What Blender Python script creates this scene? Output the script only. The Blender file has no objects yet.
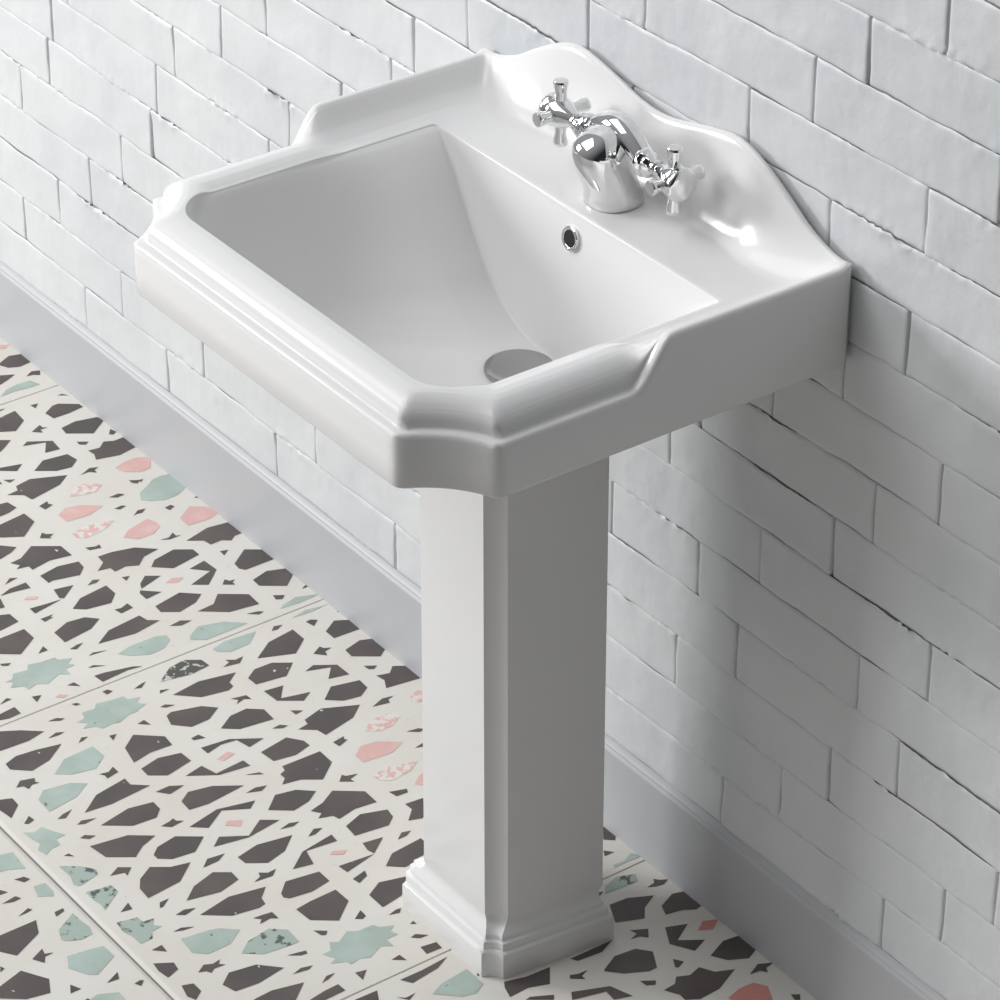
import bpy, bmesh, math
import numpy as np
from mathutils import Vector, Matrix, noise

# ------------------------------------------------------------ camera, world, light
scene = bpy.context.scene
COL = scene.collection
CAM_POS = (2.43347, -1.96586, 2.43037)
YAW, PITCH, ROLL = -0.940481, 0.563226, 0.001114
FPX = 3639.9
cam_d = bpy.data.cameras.new('camera')
cam_d.sensor_width = 36.0
cam_d.lens = 36.0*FPX/1000.0
cam_d.clip_end = 50
cam = bpy.data.objects.new('camera', cam_d)
COL.objects.link(cam)
_f = Vector((math.sin(YAW)*math.cos(PITCH), math.cos(YAW)*math.cos(PITCH), -math.sin(PITCH)))
_r = Vector((math.cos(YAW), -math.sin(YAW), 0))
_u = _r.cross(_f)
_c, _s = math.cos(ROLL), math.sin(ROLL)
_r, _u = _c*_r+_s*_u, -_s*_r+_c*_u
M = Matrix((_r, _u, -_f)).transposed().to_4x4()
M.translation = Vector(CAM_POS)
cam.matrix_world = M
scene.camera = cam

scene.view_settings.view_transform = 'Standard'
scene.view_settings.look = 'None'
scene.view_settings.gamma = 1.0
scene.view_settings.use_curve_mapping = False
scene.view_settings.exposure = 0.0

world = bpy.data.worlds.new('daylight')
scene.world = world
world.use_nodes = True
wn = world.node_tree.nodes
wl = world.node_tree.links
bg = wn['Background']
# bright towards the window side (left, front, above), dimmer towards the inner side of the room
tc = wn.new('ShaderNodeTexCoord')
dt = wn.new('ShaderNodeVectorMath'); dt.operation = 'DOT_PRODUCT'
dt.inputs[1].default_value = Vector((-0.62, -0.30, 0.72)).normalized()
wl.new(tc.outputs['Generated'], dt.inputs[0])
mr = wn.new('ShaderNodeMapRange')
mr.inputs[1].default_value = -1; mr.inputs[2].default_value = 1
ramp = wn.new('ShaderNodeValToRGB')
wl.new(dt.outputs['Value'], mr.inputs[0])
wl.new(mr.outputs[0], ramp.inputs[0])
ramp.color_ramp.elements[0].position = 0.42
ramp.color_ramp.elements[0].color = (0.06, 0.06, 0.062, 1)
ramp.color_ramp.elements[1].position = 0.90
ramp.color_ramp.elements[1].color = (0.95, 0.97, 1.0, 1)
wl.new(ramp.outputs[0], bg.inputs[0])
bg.inputs[1].default_value = 0.36

def area(name, loc, target, sx, sy, power, color=(1, 1, 1)):
    l = bpy.data.lights.new(name, 'AREA')
    l.shape = 'RECTANGLE'; l.size = sx; l.size_y = sy
    l.energy = power; l.color = color
    o = bpy.data.objects.new(name, l)
    o.location = loc
    o.rotation_euler = (Vector(target)-Vector(loc)).to_track_quat('-Z', 'Y').to_euler()
    COL.objects.link(o)
    return o
# the daylight of the window to the left of the basin, and a soft fill lamp added overhead to lift the upward faces
area('window_light', (-3.7, -2.85, 1.72), (0.0, -0.2, 0.5), 1.3, 1.2, 142, (0.99, 0.992, 1.0))
area('overhead_fill', (-1.3, -1.9, 3.2), (0.0, -0.2, 0.6), 2.4, 2.0, 53, (0.99, 0.993, 1.0))

# ------------------------------------------------------------ materials
def new_mat(name, color, rough=0.5, metal=0.0, coat=0.0, spec=0.5):
    m = bpy.data.materials.new(name); m.use_nodes = True
    b = m.node_tree.nodes['Principled BSDF']
    b.inputs['Base Color'].default_value = (*color, 1)
    b.inputs['Roughness'].default_value = rough
    b.inputs['Metallic'].default_value = metal
    b.inputs['Coat Weight'].default_value = coat
    b.inputs['Coat Roughness'].default_value = 0.05
    b.inputs['Specular IOR Level'].default_value = spec
    return m
def add_noise(m, scale, detail, amt_rough=None, bump=None, bump_dist=0.001, mix=None, thr=(0.45, 0.55), space='Object'):
    nt = m.node_tree; N = nt.nodes; L = nt.links
    b = N['Principled BSDF']
    t = N.new('ShaderNodeTexCoord'); n = N.new('ShaderNodeTexNoise')
    n.inputs['Scale'].default_value = scale; n.inputs['Detail'].default_value = detail
    L.new(t.outputs[space], n.inputs['Vector'])
    if amt_rough:
        r = N.new('ShaderNodeMapRange'); r.inputs[3].default_value = amt_rough[0]; r.inputs[4].default_value = amt_rough[1]
        L.new(n.outputs[0], r.inputs[0]); L.new(r.outputs[0], b.inputs['Roughness'])
    if bump:
        bp = N.new('ShaderNodeBump'); bp.inputs['Strength'].default_value = bump; bp.inputs['Distance'].default_value = bump_dist
        if b.inputs['Normal'].is_linked:
            L.new(b.inputs['Normal'].links[0].from_socket, bp.inputs['Normal'])
        L.new(n.outputs[0], bp.inputs['Height']); L.new(bp.outputs[0], b.inputs['Normal'])
    if mix is not None:
        mx = N.new('ShaderNodeMix'); mx.data_type = 'RGBA'
        r = N.new('ShaderNodeMapRange'); r.inputs[1].default_value = thr[0]; r.inputs[2].default_value = thr[1]
        L.new(n.outputs[0], r.inputs[0]); L.new(r.outputs[0], mx.inputs[0])
        if b.inputs['Base Color'].is_linked:
            L.new(b.inputs['Base Color'].links[0].from_socket, mx.inputs[6])
        else:
            mx.inputs[6].default_value = b.inputs['Base Color'].default_value
        mx.inputs[7].default_value = (*mix, 1)
        L.new(mx.outputs[2], b.inputs['Base Color'])
    return m

M_CER = new_mat('white_glazed_ceramic', (0.81, 0.805, 0.80), 0.16, coat=0.0, spec=0.32)
M_CHROME = new_mat('chrome', (0.80, 0.80, 0.80), 0.06, 1.0)
M_DRAIN = new_mat('brushed_chrome', (0.42, 0.42, 0.42), 0.2, 1.0)
M_HOLE = new_mat('dark_hole', (0.01, 0.01, 0.01), 0.8)
M_BRICK = new_mat('white_painted_brick', (0.68, 0.69, 0.70), 0.42, spec=0.4)
add_noise(M_BRICK, 60, 6, bump=0.35, bump_dist=0.002)
add_noise(M_BRICK, 14, 5, bump=0.45, bump_dist=0.006)
add_noise(M_BRICK, 5, 3, mix=(0.62, 0.64, 0.655), thr=(0.4, 0.7))
M_JOINT = new_mat('painted_joint', (0.60, 0.61, 0.62), 0.7)
add_noise(M_JOINT, 40, 3, bump=0.4, bump_dist=0.002)
M_SKIRT = new_mat('pale_grey_skirting_paint', (0.51, 0.52, 0.54), 0.42)
M_GROUT = new_mat('grey_grout', (0.30, 0.295, 0.29), 0.9)
M_CREAM = new_mat('cream_cement_tile', (0.72, 0.70, 0.65), 0.45, spec=0.25)
add_noise(M_CREAM, 7, 5, mix=(0.66, 0.63, 0.57), thr=(0.35, 0.8))
add_noise(M_CREAM, 180, 4, mix=(0.5, 0.47, 0.42), thr=(0.68, 0.78))
M_DARK = new_mat('brown_grey_tile_print', (0.095, 0.083, 0.080), 0.42, spec=0.25)
add_noise(M_DARK, 14, 4, mix=(0.125, 0.105, 0.100), thr=(0.4, 0.7))
add_noise(M_DARK, 75, 2, mix=(0.62, 0.60, 0.55), thr=(0.745, 0.765))
M_GREEN = new_mat('pale_green_tile_print', (0.385, 0.465, 0.42), 0.45, spec=0.35)
add_noise(M_GREEN, 25, 5, mix=(0.44, 0.53, 0.49), thr=(0.4, 0.65))
add_noise(M_GREEN, 90, 4, mix=(0.14, 0.17, 0.16), thr=(0.68, 0.72))
M_SPECK = new_mat('worn_green_tile_print', (0.385, 0.465, 0.42), 0.45, spec=0.35)
add_noise(M_SPECK, 70, 4, mix=(0.10, 0.12, 0.11), thr=(0.54, 0.60))
M_WORND = new_mat('worn_dark_tile_print', (0.09, 0.09, 0.085), 0.45, spec=0.35)
add_noise(M_WORND, 120, 4, mix=(0.55, 0.55, 0.5), thr=(0.55, 0.6))
M_PINK = new_mat('pink_tile_print', (0.70, 0.44, 0.41), 0.45, spec=0.35)
add_noise(M_PINK, 30, 5, mix=(0.72, 0.50, 0.46), thr=(0.5, 0.65))
M_PINKW = new_mat('worn_pink_tile_print', (0.72, 0.45, 0.42), 0.45, spec=0.35)
add_noise(M_PINKW, 100, 4, mix=(0.72, 0.70, 0.65), thr=(0.46, 0.53))
M_RED = new_mat('brick_pink_tile_print', (0.62, 0.27, 0.235), 0.45, spec=0.35)

# ------------------------------------------------------------ helpers
def mesh_obj(name, verts, faces, mat, parent=None, smooth=True, mats=None, mi=None, loc=(0, 0, 0), autosmooth=None):
    me = bpy.data.meshes.new(name)
    me.from_pydata([tuple(v) for v in verts], [], faces)
    for m in (mats or [mat]): me.materials.append(m)
    if mi is not None: me.polygons.foreach_set('material_index', mi)
    me.polygons.foreach_set('use_smooth', [smooth]*len(me.polygons))
    me.update()
    if autosmooth is not None and smooth:
        me.set_sharp_from_angle(angle=autosmooth)
    o = bpy.data.objects.new(name, me)
    o.location = loc
    COL.objects.link(o)
    if parent: o.parent = parent
    return o
def tag(o, label, cat):
    o['label'] = label; o['category'] = cat
def structure(o): o['kind'] = 'structure'
def fix_normals(o):
    bm = bmesh.new(); bm.from_mesh(o.data)
    bmesh.ops.recalc_face_normals(bm, faces=bm.faces)
    bm.to_mesh(o.data); bm.free()
def sstep(a, b, x):
    t = min(1, max(0, (x-a)/(b-a))); return t*t*(3-2*t)
def interp(x, pts):
    if x <= pts[0][0]: return pts[0][1]
    for (a, b), (c, d) in zip(pts, pts[1:]):
        if x <= c: return b+(d-b)*(x-a)/(c-a)
    return pts[-1][1]
def loft(rings, close_ends=True):
    """rings of equal length, each a closed loop"""
    n = len(rings[0]); V = [p for r in rings for p in r]; F = []
    for i in range(len(rings)-1):
        for j in range(n):
            k = (j+1) % n
            F.append((i*n+j, i*n+k, (i+1)*n+k, (i+1)*n+j))
    if close_ends:
        F.append(tuple(range(n))[::-1]); F.append(tuple((len(rings)-1)*n+j for j in range(n)))
    return V, F
def lathe(profile, origin, axis, n=32):
    """profile (distance along axis, radius)"""
    a = Vector(axis).normalized(); t = Vector((0, 0, 1)) if abs(a.z) < .9 else Vector((1, 0, 0))
    e1 = a.cross(t).normalized(); e2 = a.cross(e1)
    o = Vector(origin)
    return loft([[o+a*d+(e1*math.cos(q)+e2*math.sin(q))*r for q in [2*math.pi*i/n for i in range(n)]] for d, r in profile])
def merge(parts):
    V = []; F = []
    for v, f in parts:
        b = len(V); V += v; F += [tuple(i+b for i in q) for q in f]
    return V, F

# ------------------------------------------------------------ floor: printed cement tiles
T = 0.62598; X0 = -1.24627; ROW = 0.853*T
PATTERN = """d -153,55 -168,25 -160,0 -118,-1 -114,29 -125,51 -144,60 -153,69
d -109,94 -107,81 -92,53 -81,76 -72,100 -73,115
d -71,38 -83,19 -76,2 -59,11 -68,23
g -29,125 -47,100 -53,73 -52,40 -25,31 -26,55 -31,85
d 36,25 36,14 50,5
d 38,91 41,74 55,88
d 85,82 67,55 66,41 93,6 108,5 113,40 113,78
d 17,151 18,140 21,146 22,158
p -221,17 -209,1 -200,18 -205,25 -217,26
d 45,167 39,128 84,132 111,167 95,195 63,198
d 133,142 119,115 131,115 137,106 136,123 149,125
d 156,85 149,49 161,2 181,-1 213,42 180,88
d 234,18 218,5 235,1 241,12
d 123,211 136,193 155,218 165,234 148,242
d 171,185 161,169 189,125 226,129 221,161 186,139 176,171
d 221,87 235,67 242,78 234,88
d 265,86 269,61 253,42 263,23 262,-1 310,0 318,42 305,91 285,83
d 269,214 244,180 252,127 282,122 301,145 296,177
d 218,264 231,220 249,243 228,270 216,278
d 262,282 275,261 279,277
d 317,304 314,278 298,273 291,237 322,168 345,199 361,272 337,277
d 338,146 325,118 332,102 338,114 349,115 337,127
p 355,76 345,47 345,21 361,-4 397,18 399,42 380,68
q 397,205 369,181 371,153 393,128 411,154 406,181
d 412,78 425,58 433,70 425,78
g 466,85 452,59 438,39 435,18 440,-2 462,-12 501,-2 517,27 518,58 504,84 490,97
d 444,144 443,121 453,112 455,130
p 442,259 427,234 435,205 464,169 478,209 473,257
d 487,157 485,139 492,132 496,149
d 532,140 519,122 523,106 532,119 530,133
d 391,273 384,251 394,254 402,248 409,269
p 588,197 571,176 561,140 557,123 579,115 596,117 611,141 611,175
q 515,272 509,241 516,202 524,179 540,209 548,257 534,271
d 494,331 479,318 489,313 496,301 503,314 509,312
d 405,370 397,311 435,309 471,353 446,393 417,398
d 338,332 341,317 369,312 377,333 379,355 353,355
d 576,277 584,257 582,248 595,251 589,274
d 471,407 495,384 506,402 515,432 482,431
d 538,422 535,397 509,359 543,312 584,311 575,356 584,399 569,399 564,423 556,411
d 611,398 602,354 611,312 634,314 654,334 640,387 643,397
d 618,273 620,242 632,198 664,163 671,200 692,224 680,246 684,273 667,274 662,299 642,275
d 598,468 584,450 591,436 595,453
d 627,495 616,468 615,432 637,434 630,469
d 634,499 666,507 665,517 641,517
p 665,466 660,454 671,436 678,445
d 698,471 702,443 706,405 710,427 719,471
d 668,401 677,362 706,400 700,407
d 694,341 683,323 690,311 696,323
d 747,405 724,375 715,312 749,312 773,335 764,385
d 708,273 713,258 724,272
d 741,472 741,445 747,454 750,449 754,470
d 684,528 692,511 724,510 731,554 701,555
d 796,342 799,328 792,311 811,310 815,338
d 796,474 780,437 785,401 806,381 826,411 836,474
d 877,426 850,387 841,314 863,310 878,291 889,351
d 753,567 752,514 789,514 822,561 798,592 770,597
d 861,478 856,460 857,447 869,468
d 839,533 823,514 840,513
d 901,461 896,449 905,423
d 934,482 932,470 947,451
d 826,608 836,590 841,599 834,609
d 423,60 425,52 433,62
p 594,70 567,31 589,3 621,-3 630,25 626,71
d 543,74 540,59 549,55 557,70
d 545,6 542,-2 553,-1
d 638,143 641,125 630,109 644,110 647,99 648,126
d 671,103 655,45 662,1 711,0 712,17 722,31 710,46 711,72 691,75
d 711,208 693,190 683,140 705,109 728,109 740,175
d 760,151 752,113 793,110 829,151 809,178 790,123
p 775,215 767,195 779,176 787,194
d 749,256 730,234 748,209 765,263
d 768,268 797,237 801,274 777,274
d 741,70 747,54 759,71
d 796,71 764,28 786,-2 827,0 827,65 816,73
d 844,129 831,116 841,111 843,100 849,109 859,109
d 865,73 854,35 868,0 894,-1 921,31 889,74
d 832,273 819,211 848,179 866,203 876,245 855,275
d 894,217 891,179 866,154 902,106 942,108 932,169
d 932,71 945,52 954,63 948,74
d 956,146 962,123 969,115 972,128
d 905,286 901,260 914,242 917,267
g 884,630 883,614 868,604 874,577 859,567 866,545 868,515 878,514 889,490 900,507 911,496 912,517 933,519 920,536 935,568 923,585 930,606 916,608 906,630 892,618
d 960,542 959,527 977,523
d 963,486 965,466 979,412 989,397 984,426 989,483
p 980,579 976,568 988,556 991,567
d 953,613 959,596 974,614
d 941,673 930,653 938,646
d 967,688 963,655 987,655 989,680 984,697 969,702
g 927,413 919,380 919,329 927,307 945,310 962,332 965,366 946,398
d 1016,500 1015,489 1025,483 1029,497
d 1042,447 1036,429 1035,418 1048,435
d 1016,566 1019,556 1026,552 1026,562
d 1038,628 1038,611 1048,598 1050,608
g 1071,587 1069,569 1051,564 1054,539 1042,529 1049,499 1051,476 1064,474 1071,451 1083,468 1096,455 1102,473 1107,479 1107,500 1118,523 1113,538 1116,559 1103,565 1095,588 1086,572
d 1141,500 1137,484 1157,482
d 1084,654 1077,634 1084,620 1087,633
d 1129,617 1117,604 1122,593 1127,606
d 1142,561 1145,547 1159,562
d 1014,714 1033,682 1061,649 1070,686 1067,744 1037,747
d 1107,755 1097,728 1102,688 1113,643 1143,685 1153,727 1126,757
g 1185,700 1156,663 1152,601 1190,600 1214,631 1204,674
d 1191,557 1165,524 1203,480 1233,483 1230,528 1239,567
d 1262,566 1252,525 1263,483 1294,481 1307,538 1286,567
d 1180,775 1166,759 1174,734 1185,739 1191,733 1189,748 1197,759 1184,762
g 1234,761 1215,740 1224,690 1243,666 1266,701 1276,763
d 1194,816 1203,796 1226,797 1253,826 1221,831 1208,833
d 1303,762 1296,748 1293,727 1309,749
d 1232,635 1236,618 1227,604 1246,604 1252,630 1241,629
d 1315,714 1282,671 1270,605 1291,606 1314,579 1321,662
d 1363,710 1349,646 1359,600 1383,601 1401,619 1397,665
d 1337,742 1331,730 1340,705 1343,730
d 1373,758 1370,747 1383,732 1385,746
d 1280,816 1265,798 1281,796 1285,810
d 1403,756 1415,686 1444,648 1457,682 1476,707 1446,749
g 1301,830 1312,815 1306,796 1328,786 1350,773 1351,793 1369,795 1370,813 1380,829 1360,834 1346,822 1326,827
d 1400,806 1399,796 1412,792
s 1420,828 1442,798 1465,780 1479,785 1489,826 1479,833 1457,826
d 1495,770 1482,747 1496,728 1512,746 1502,745
g 1333,894 1338,872 1364,874 1392,877 1378,901 1374,917 1346,914
d 1407,908 1410,891 1422,885 1424,898
g 1443,891 1446,870 1473,870 1487,876 1479,887 1472,899
d 1525,897 1524,880 1532,882 1537,901
d 1418,942 1431,934 1430,949 1419,951
d 1453,958 1448,929 1459,924 1460,939
d 1499,953 1489,928 1497,924 1499,937
d 1525,1003 1525,933 1558,947 1588,1006 1562,1024 1536,1025
s 1570,915 1545,873 1568,873 1594,869 1613,875 1615,898 1603,921 1595,925
d 1611,990 1597,963 1611,966 1617,952 1618,969 1632,978
g 1639,939 1645,900 1651,876 1684,875 1710,922 1701,935 1667,953
d 1596,1042 1605,1039 1610,1050
d 1641,1068 1626,1020 1672,993 1704,1009 1695,1049 1668,1083 1647,1087
d 1705,972 1725,963 1725,983
d 1737,921 1723,892 1740,899
d 1765,885 1763,873 1767,868 1777,879
g 1757,966 1753,948 1769,917 1792,918 1798,934 1778,962
s 1509,827 1515,806 1517,782 1540,781 1557,806 1571,825 1554,823 1537,827
d 1591,807 1576,783 1595,786
s 1611,827 1619,791 1635,789 1638,770 1652,780 1664,770 1666,791 1682,799 1683,823 1657,824 1638,830
d 1708,817 1706,796 1726,798
d 1739,833 1757,804 1776,807 1785,832 1761,836
d 1815,825 1822,806 1846,806 1860,825 1844,832
g 956,273 938,243 953,195 984,161 985,215 985,255 968,279
g 1019,262 1009,231 1016,163 1044,196 1046,239 1031,259
d 1033,139 1022,127 1027,111 1035,127
d 1093,210 1061,164 1052,104 1091,104 1122,143
k 1052,398 1023,359 1017,324 1036,297 1060,295 1065,336 1056,379
d 1080,277 1073,260 1062,261 1073,246 1072,228 1087,245
d 1101,400 1092,339 1108,267 1128,294 1143,295 1149,309 1138,361
d 1074,411 1081,395 1083,417
d 1120,439 1118,428 1130,413 1128,431
d 1150,444 1145,431 1162,376 1184,354 1205,386 1207,425 1179,452
d 1137,259 1120,234 1121,196 1144,164 1173,197 1163,258
d 1189,258 1195,219 1227,245 1242,190 1258,215 1229,255
d 1174,321 1181,291 1197,290 1189,301 1195,321 1185,311
d 1242,385 1219,350 1217,314 1238,289 1274,291 1264,358
d 1269,252 1283,233 1286,251
d 1297,310 1295,292 1306,281 1308,293
d 1236,445 1234,428 1250,423 1244,444
d 1271,446 1278,391 1313,338 1321,374 1289,381 1284,412 1293,445
p 1317,441 1309,414 1322,405 1329,433
d 1346,366 1335,304 1362,284 1380,283 1390,319 1382,362
d 1327,513 1318,474 1353,465 1348,405 1369,403 1360,463
d 1387,426 1395,401 1405,397
d 1045,70 1044,58 1053,48 1066,65
d 946,13 938,-2 947,-1
g 980,85 972,74 963,39 981,-4 984,38
g 1019,83 1011,48 1019,14 1019,-5 1023,45
d 1045,0 1054,-3 1054,2
d 1094,57 1073,24 1088,-1 1125,1 1122,57
d 1167,62 1156,22 1166,-1 1208,-1 1223,20 1191,64
d 1142,117 1129,94 1138,91 1145,78 1149,95 1162,99
d 1181,161 1173,138 1198,101 1237,100 1227,140 1198,115
d 1230,63 1244,42 1250,53 1245,62
d 1270,62 1278,37 1262,20 1277,-2 1325,-1 1314,70 1291,58
d 1278,183 1250,150 1264,95 1292,97 1308,122 1301,156
d 1348,124 1337,95 1342,72 1346,87 1356,91
d 1327,273 1323,250 1309,247 1297,204 1329,139 1355,171 1371,242 1349,246
q 1362,50 1354,30 1359,15 1375,16 1390,30 1384,51
q 1403,177 1381,152 1381,110 1401,99 1418,128 1418,156
p 1455,234 1436,211 1441,179 1470,141 1486,175 1480,233
d 1397,244 1393,218 1401,222 1406,218 1414,241
d 1448,118 1452,95 1462,84 1463,99
d 1498,134 1494,113 1499,108 1505,116
q 1523,243 1515,210 1529,170 1531,151 1550,178 1555,223 1540,241
d 1422,374 1417,361 1404,358 1406,278 1446,279 1480,321 1457,353 1450,388 1437,374
d 1502,301 1488,286 1495,282 1502,261 1508,281 1518,279
d 1498,449 1468,415 1477,377 1501,350 1519,377 1526,413
d 1544,390 1536,358 1517,326 1553,280 1591,281 1585,323 1593,362 1579,366 1570,391 1561,378
d 1617,364 1603,325 1620,278 1643,282 1659,302 1649,367
d 1603,434 1590,414 1597,400 1605,420
d 1664,506 1633,466 1622,398 1643,400 1635,459 1673,469
p 1668,433 1662,422 1674,401 1681,412
d 1674,368 1681,329 1710,368 1696,372
d 1703,438 1711,368 1726,435
d 1579,247 1590,216 1600,220 1598,243
d 1625,244 1629,209 1645,200 1666,218 1677,243 1668,267 1645,243
d 1702,313 1689,296 1694,279 1702,294
d 1751,372 1728,343 1722,278 1742,278 1773,312 1773,347
d 1747,438 1740,408 1754,413 1763,435
d 1708,559 1685,535 1696,473 1728,473 1735,514 1728,555 1719,562
d 1800,440 1781,407 1795,360 1817,369 1834,397 1841,440
d 1839,496 1825,475 1843,476 1847,485
d 1864,444 1859,425 1861,416 1870,425
d 1905,428 1901,419 1911,419
d 1935,448 1932,436 1947,420 1946,436
d 1965,449 1970,420 1988,421 1986,451
d 1759,562 1755,531 1754,478 1792,477 1827,520 1797,559 1785,560
d 1823,570 1838,551 1846,559 1842,566
g 1885,592 1884,575 1865,565 1874,552 1858,525 1869,510 1870,480 1881,475 1892,452 1901,466 1915,460 1915,483 1936,484 1924,502 1939,532 1930,548 1935,568 1924,570 1913,595 1906,580
d 1964,507 1961,489 1980,487
d 1946,634 1935,618 1937,602 1944,619
d 1956,575 1961,555 1979,575
d 1970,674 1965,642 1964,614 1984,613 1985,652 1984,667
d 2015,525 2016,482 2012,427 2027,457 2034,513
d 2013,614 2015,571 2036,582 2051,596
d 2048,555 2058,543 2057,523 2066,542
g 2076,503 2063,476 2057,420 2070,419 2104,420 2117,443 2110,467
d 1336,581 1335,553 1349,530 1357,564
d 1387,559 1370,535 1380,491 1412,444 1421,524 1416,561
d 1433,453 1429,431 1436,411 1444,428
d 1458,587 1443,521 1461,452 1476,472 1451,516 1480,561
p 1491,534 1482,523 1495,501 1509,513
d 1531,583 1512,560 1540,516 1513,476 1534,448 1544,519
d 1557,463 1551,440 1558,423 1563,438
d 1580,565 1570,519 1583,454 1613,489 1624,531 1602,563
d 1427,626 1424,607 1420,597 1429,596 1437,585 1440,612
d 1489,679 1474,662 1466,621 1496,581 1524,616 1518,659 1502,679
d 1533,733 1514,702 1535,673 1544,638 1579,681 1586,749 1555,747
d 1570,629 1553,610 1558,577 1569,597
d 1630,700 1604,669 1590,622 1609,596 1633,597 1644,640
d 1655,579 1648,563 1637,559 1647,546 1646,529 1659,544
d 1676,702 1663,636 1677,570 1699,593 1716,596 1719,610 1710,659
d 1652,735 1648,716 1656,697 1662,722
d 1688,762 1686,746 1697,726 1695,745
d 1607,739 1607,721 1621,741 1620,747
g 1712,762 1719,713 1725,695 1749,668 1771,702 1772,746 1753,766
s 1803,700 1783,674 1775,628 1796,603 1834,605 1834,618 1827,671
d 1736,634 1738,617 1741,599 1762,599 1754,610 1756,633 1747,624
d 1803,785 1791,767 1798,753 1795,737 1804,745 1812,737 1810,758 1817,768 1808,772
d 1853,769 1833,744 1842,696 1876,663 1885,718 1880,761
d 1852,642 1860,609 1868,611 1866,623
d 1899,661 1893,641 1899,621 1904,632
d 1915,748 1913,711 1927,657 1956,692 1959,709 1936,741
d 2133,397 2120,389 2131,352 2134,305 2169,331 2156,366 2157,404
d 2178,387 2176,377 2195,342 2205,350
d 2206,315 2232,254 2274,239 2263,270 2239,268 2228,310 2223,326
d 2170,291 2176,278 2177,258 2184,276 2194,276 2178,296
d 2137,265 2139,178 2154,211 2149,258
d 1881,0 1914,-3 1926,8 1912,23
d 1937,42 1951,29 1951,50
g 1979,54 1981,31 1970,8 1988,-5 1986,28 1986,55
s 2018,101 2008,69 2021,37 2039,46 2034,113
d 2062,44 2059,26 2050,21 2059,13 2065,1 2072,15 2069,30
d 2062,125 2065,89 2086,48 2103,81 2126,99 2106,146
d 2116,55 2101,20 2108,-2 2156,0 2158,14 2146,32 2139,64
r 2204,47 2189,24 2201,0 2216,23
d 2165,86 2180,49 2204,90 2230,52 2243,84 2204,107
d 2136,139 2151,111 2170,125 2159,135 2156,153 2150,135
d 2193,237 2175,201 2180,161 2203,142 2240,162 2240,178 2220,216 2197,238
d 2238,127 2254,116 2261,133 2257,137
d 2268,71 2250,29 2255,-1 2300,-1 2311,23 2294,55
d 2344,49 2331,21 2344,-4 2347,16 2358,21 2347,29
d 2250,206 2265,184 2273,191 2266,205
d 2292,189 2290,164 2277,151 2287,130 2280,105 2305,91 2319,60 2343,112 2345,154 2332,176 2317,175
r 2370,116 2362,86 2364,57 2385,44 2416,59 2417,87 2397,114
d 2423,27 2432,14 2443,23 2438,30
d 1532,140 1519,122 1523,106 1532,119 1530,133
p 1588,197 1571,176 1561,140 1557,123 1579,115 1596,117 1611,141 1611,175
d 1796,342 1799,328 1792,311 1811,310 1815,338
d 1423,60 1425,52 1433,62
d 1543,74 1540,59 1549,55 1557,70
d 1638,143 1641,125 1630,109 1644,110 1647,99 1648,126
d 1671,103 1655,45 1662,1 1711,0 1712,17 1722,31 1710,46 1711,72 1691,75
d 1711,208 1693,190 1683,140 1705,109 1728,109 1740,175
d 1760,151 1752,113 1793,110 1829,151 1809,178 1790,123
p 1775,215 1767,195 1779,176 1787,194
d 1749,256 1730,234 1748,209 1765,263
d 1768,268 1797,237 1801,274 1777,274
d 1741,70 1747,54 1759,71
d 1844,129 1831,116 1841,111 1843,100 1849,109 1859,109
d 1832,273 1819,211 1848,179 1866,203 1876,245 1855,275
d 1932,71 1945,52 1954,63 1948,74
d 1956,146 1962,123 1969,115 1972,128
d 1905,286 1901,260 1914,242 1917,267
g 1927,413 1919,380 1919,329 1927,307 1945,310 1962,332 1965,366 1946,398
d 2141,500 2137,484 2157,482
d 2084,654 2077,634 2084,620 2087,633
d 2129,617 2117,604 2122,593 2127,606
d 2142,561 2145,547 2159,562
d 2014,714 2033,682 2061,649 2070,686 2067,744 2037,747
d 2107,755 2097,728 2102,688 2113,643 2143,685 2153,727 2126,757
g 2185,700 2156,663 2152,601 2190,600 2214,631 2204,674
d 2191,557 2165,524 2203,480 2233,483 2230,528 2239,567
d 2262,566 2252,525 2263,483 2294,481 2307,538 2286,567
d 2180,775 2166,759 2174,734 2185,739 2191,733 2189,748 2197,759 2184,762
g 2234,761 2215,740 2224,690 2243,666 2266,701 2276,763
d 2194,816 2203,796 2226,797 2253,826 2221,831 2208,833
d 2303,762 2296,748 2293,727 2309,749
d 2232,635 2236,618 2227,604 2246,604 2252,630 2241,629
d 2363,710 2349,646 2359,600 2383,601 2401,619 2397,665
d 2337,742 2331,730 2340,705 2343,730
d 2373,758 2370,747 2383,732 2385,746
d 2280,816 2265,798 2281,796 2285,810
d 2403,756 2415,686 2444,648 2457,682 2476,707 2446,749
g 2301,830 2312,815 2306,796 2328,786 2350,773 2351,793 2369,795 2370,813 2380,829 2360,834 2346,822 2326,827
d 2400,806 2399,796 2412,792
s 2420,828 2442,798 2465,780 2479,785 2489,826 2479,833 2457,826
d 2495,770 2482,747 2496,728 2512,746 2502,745
s 2509,827 2515,806 2517,782 2540,781 2557,806 2571,825 2554,823 2537,827
d 2591,807 2576,783 2595,786
s 2611,827 2619,791 2635,789 2638,770 2652,780 2664,770 2666,791 2682,799 2683,823 2657,824 2638,830
d 2708,817 2706,796 2726,798
d 2739,833 2757,804 2776,807 2785,832 2761,836
d 2815,825 2822,806 2846,806 2860,825 2844,832
g 1956,273 1938,243 1953,195 1984,161 1985,215 1985,255 1968,279
g 2019,262 2009,231 2016,163 2044,196 2046,239 2031,259
d 2033,139 2022,127 2027,111 2035,127
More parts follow.
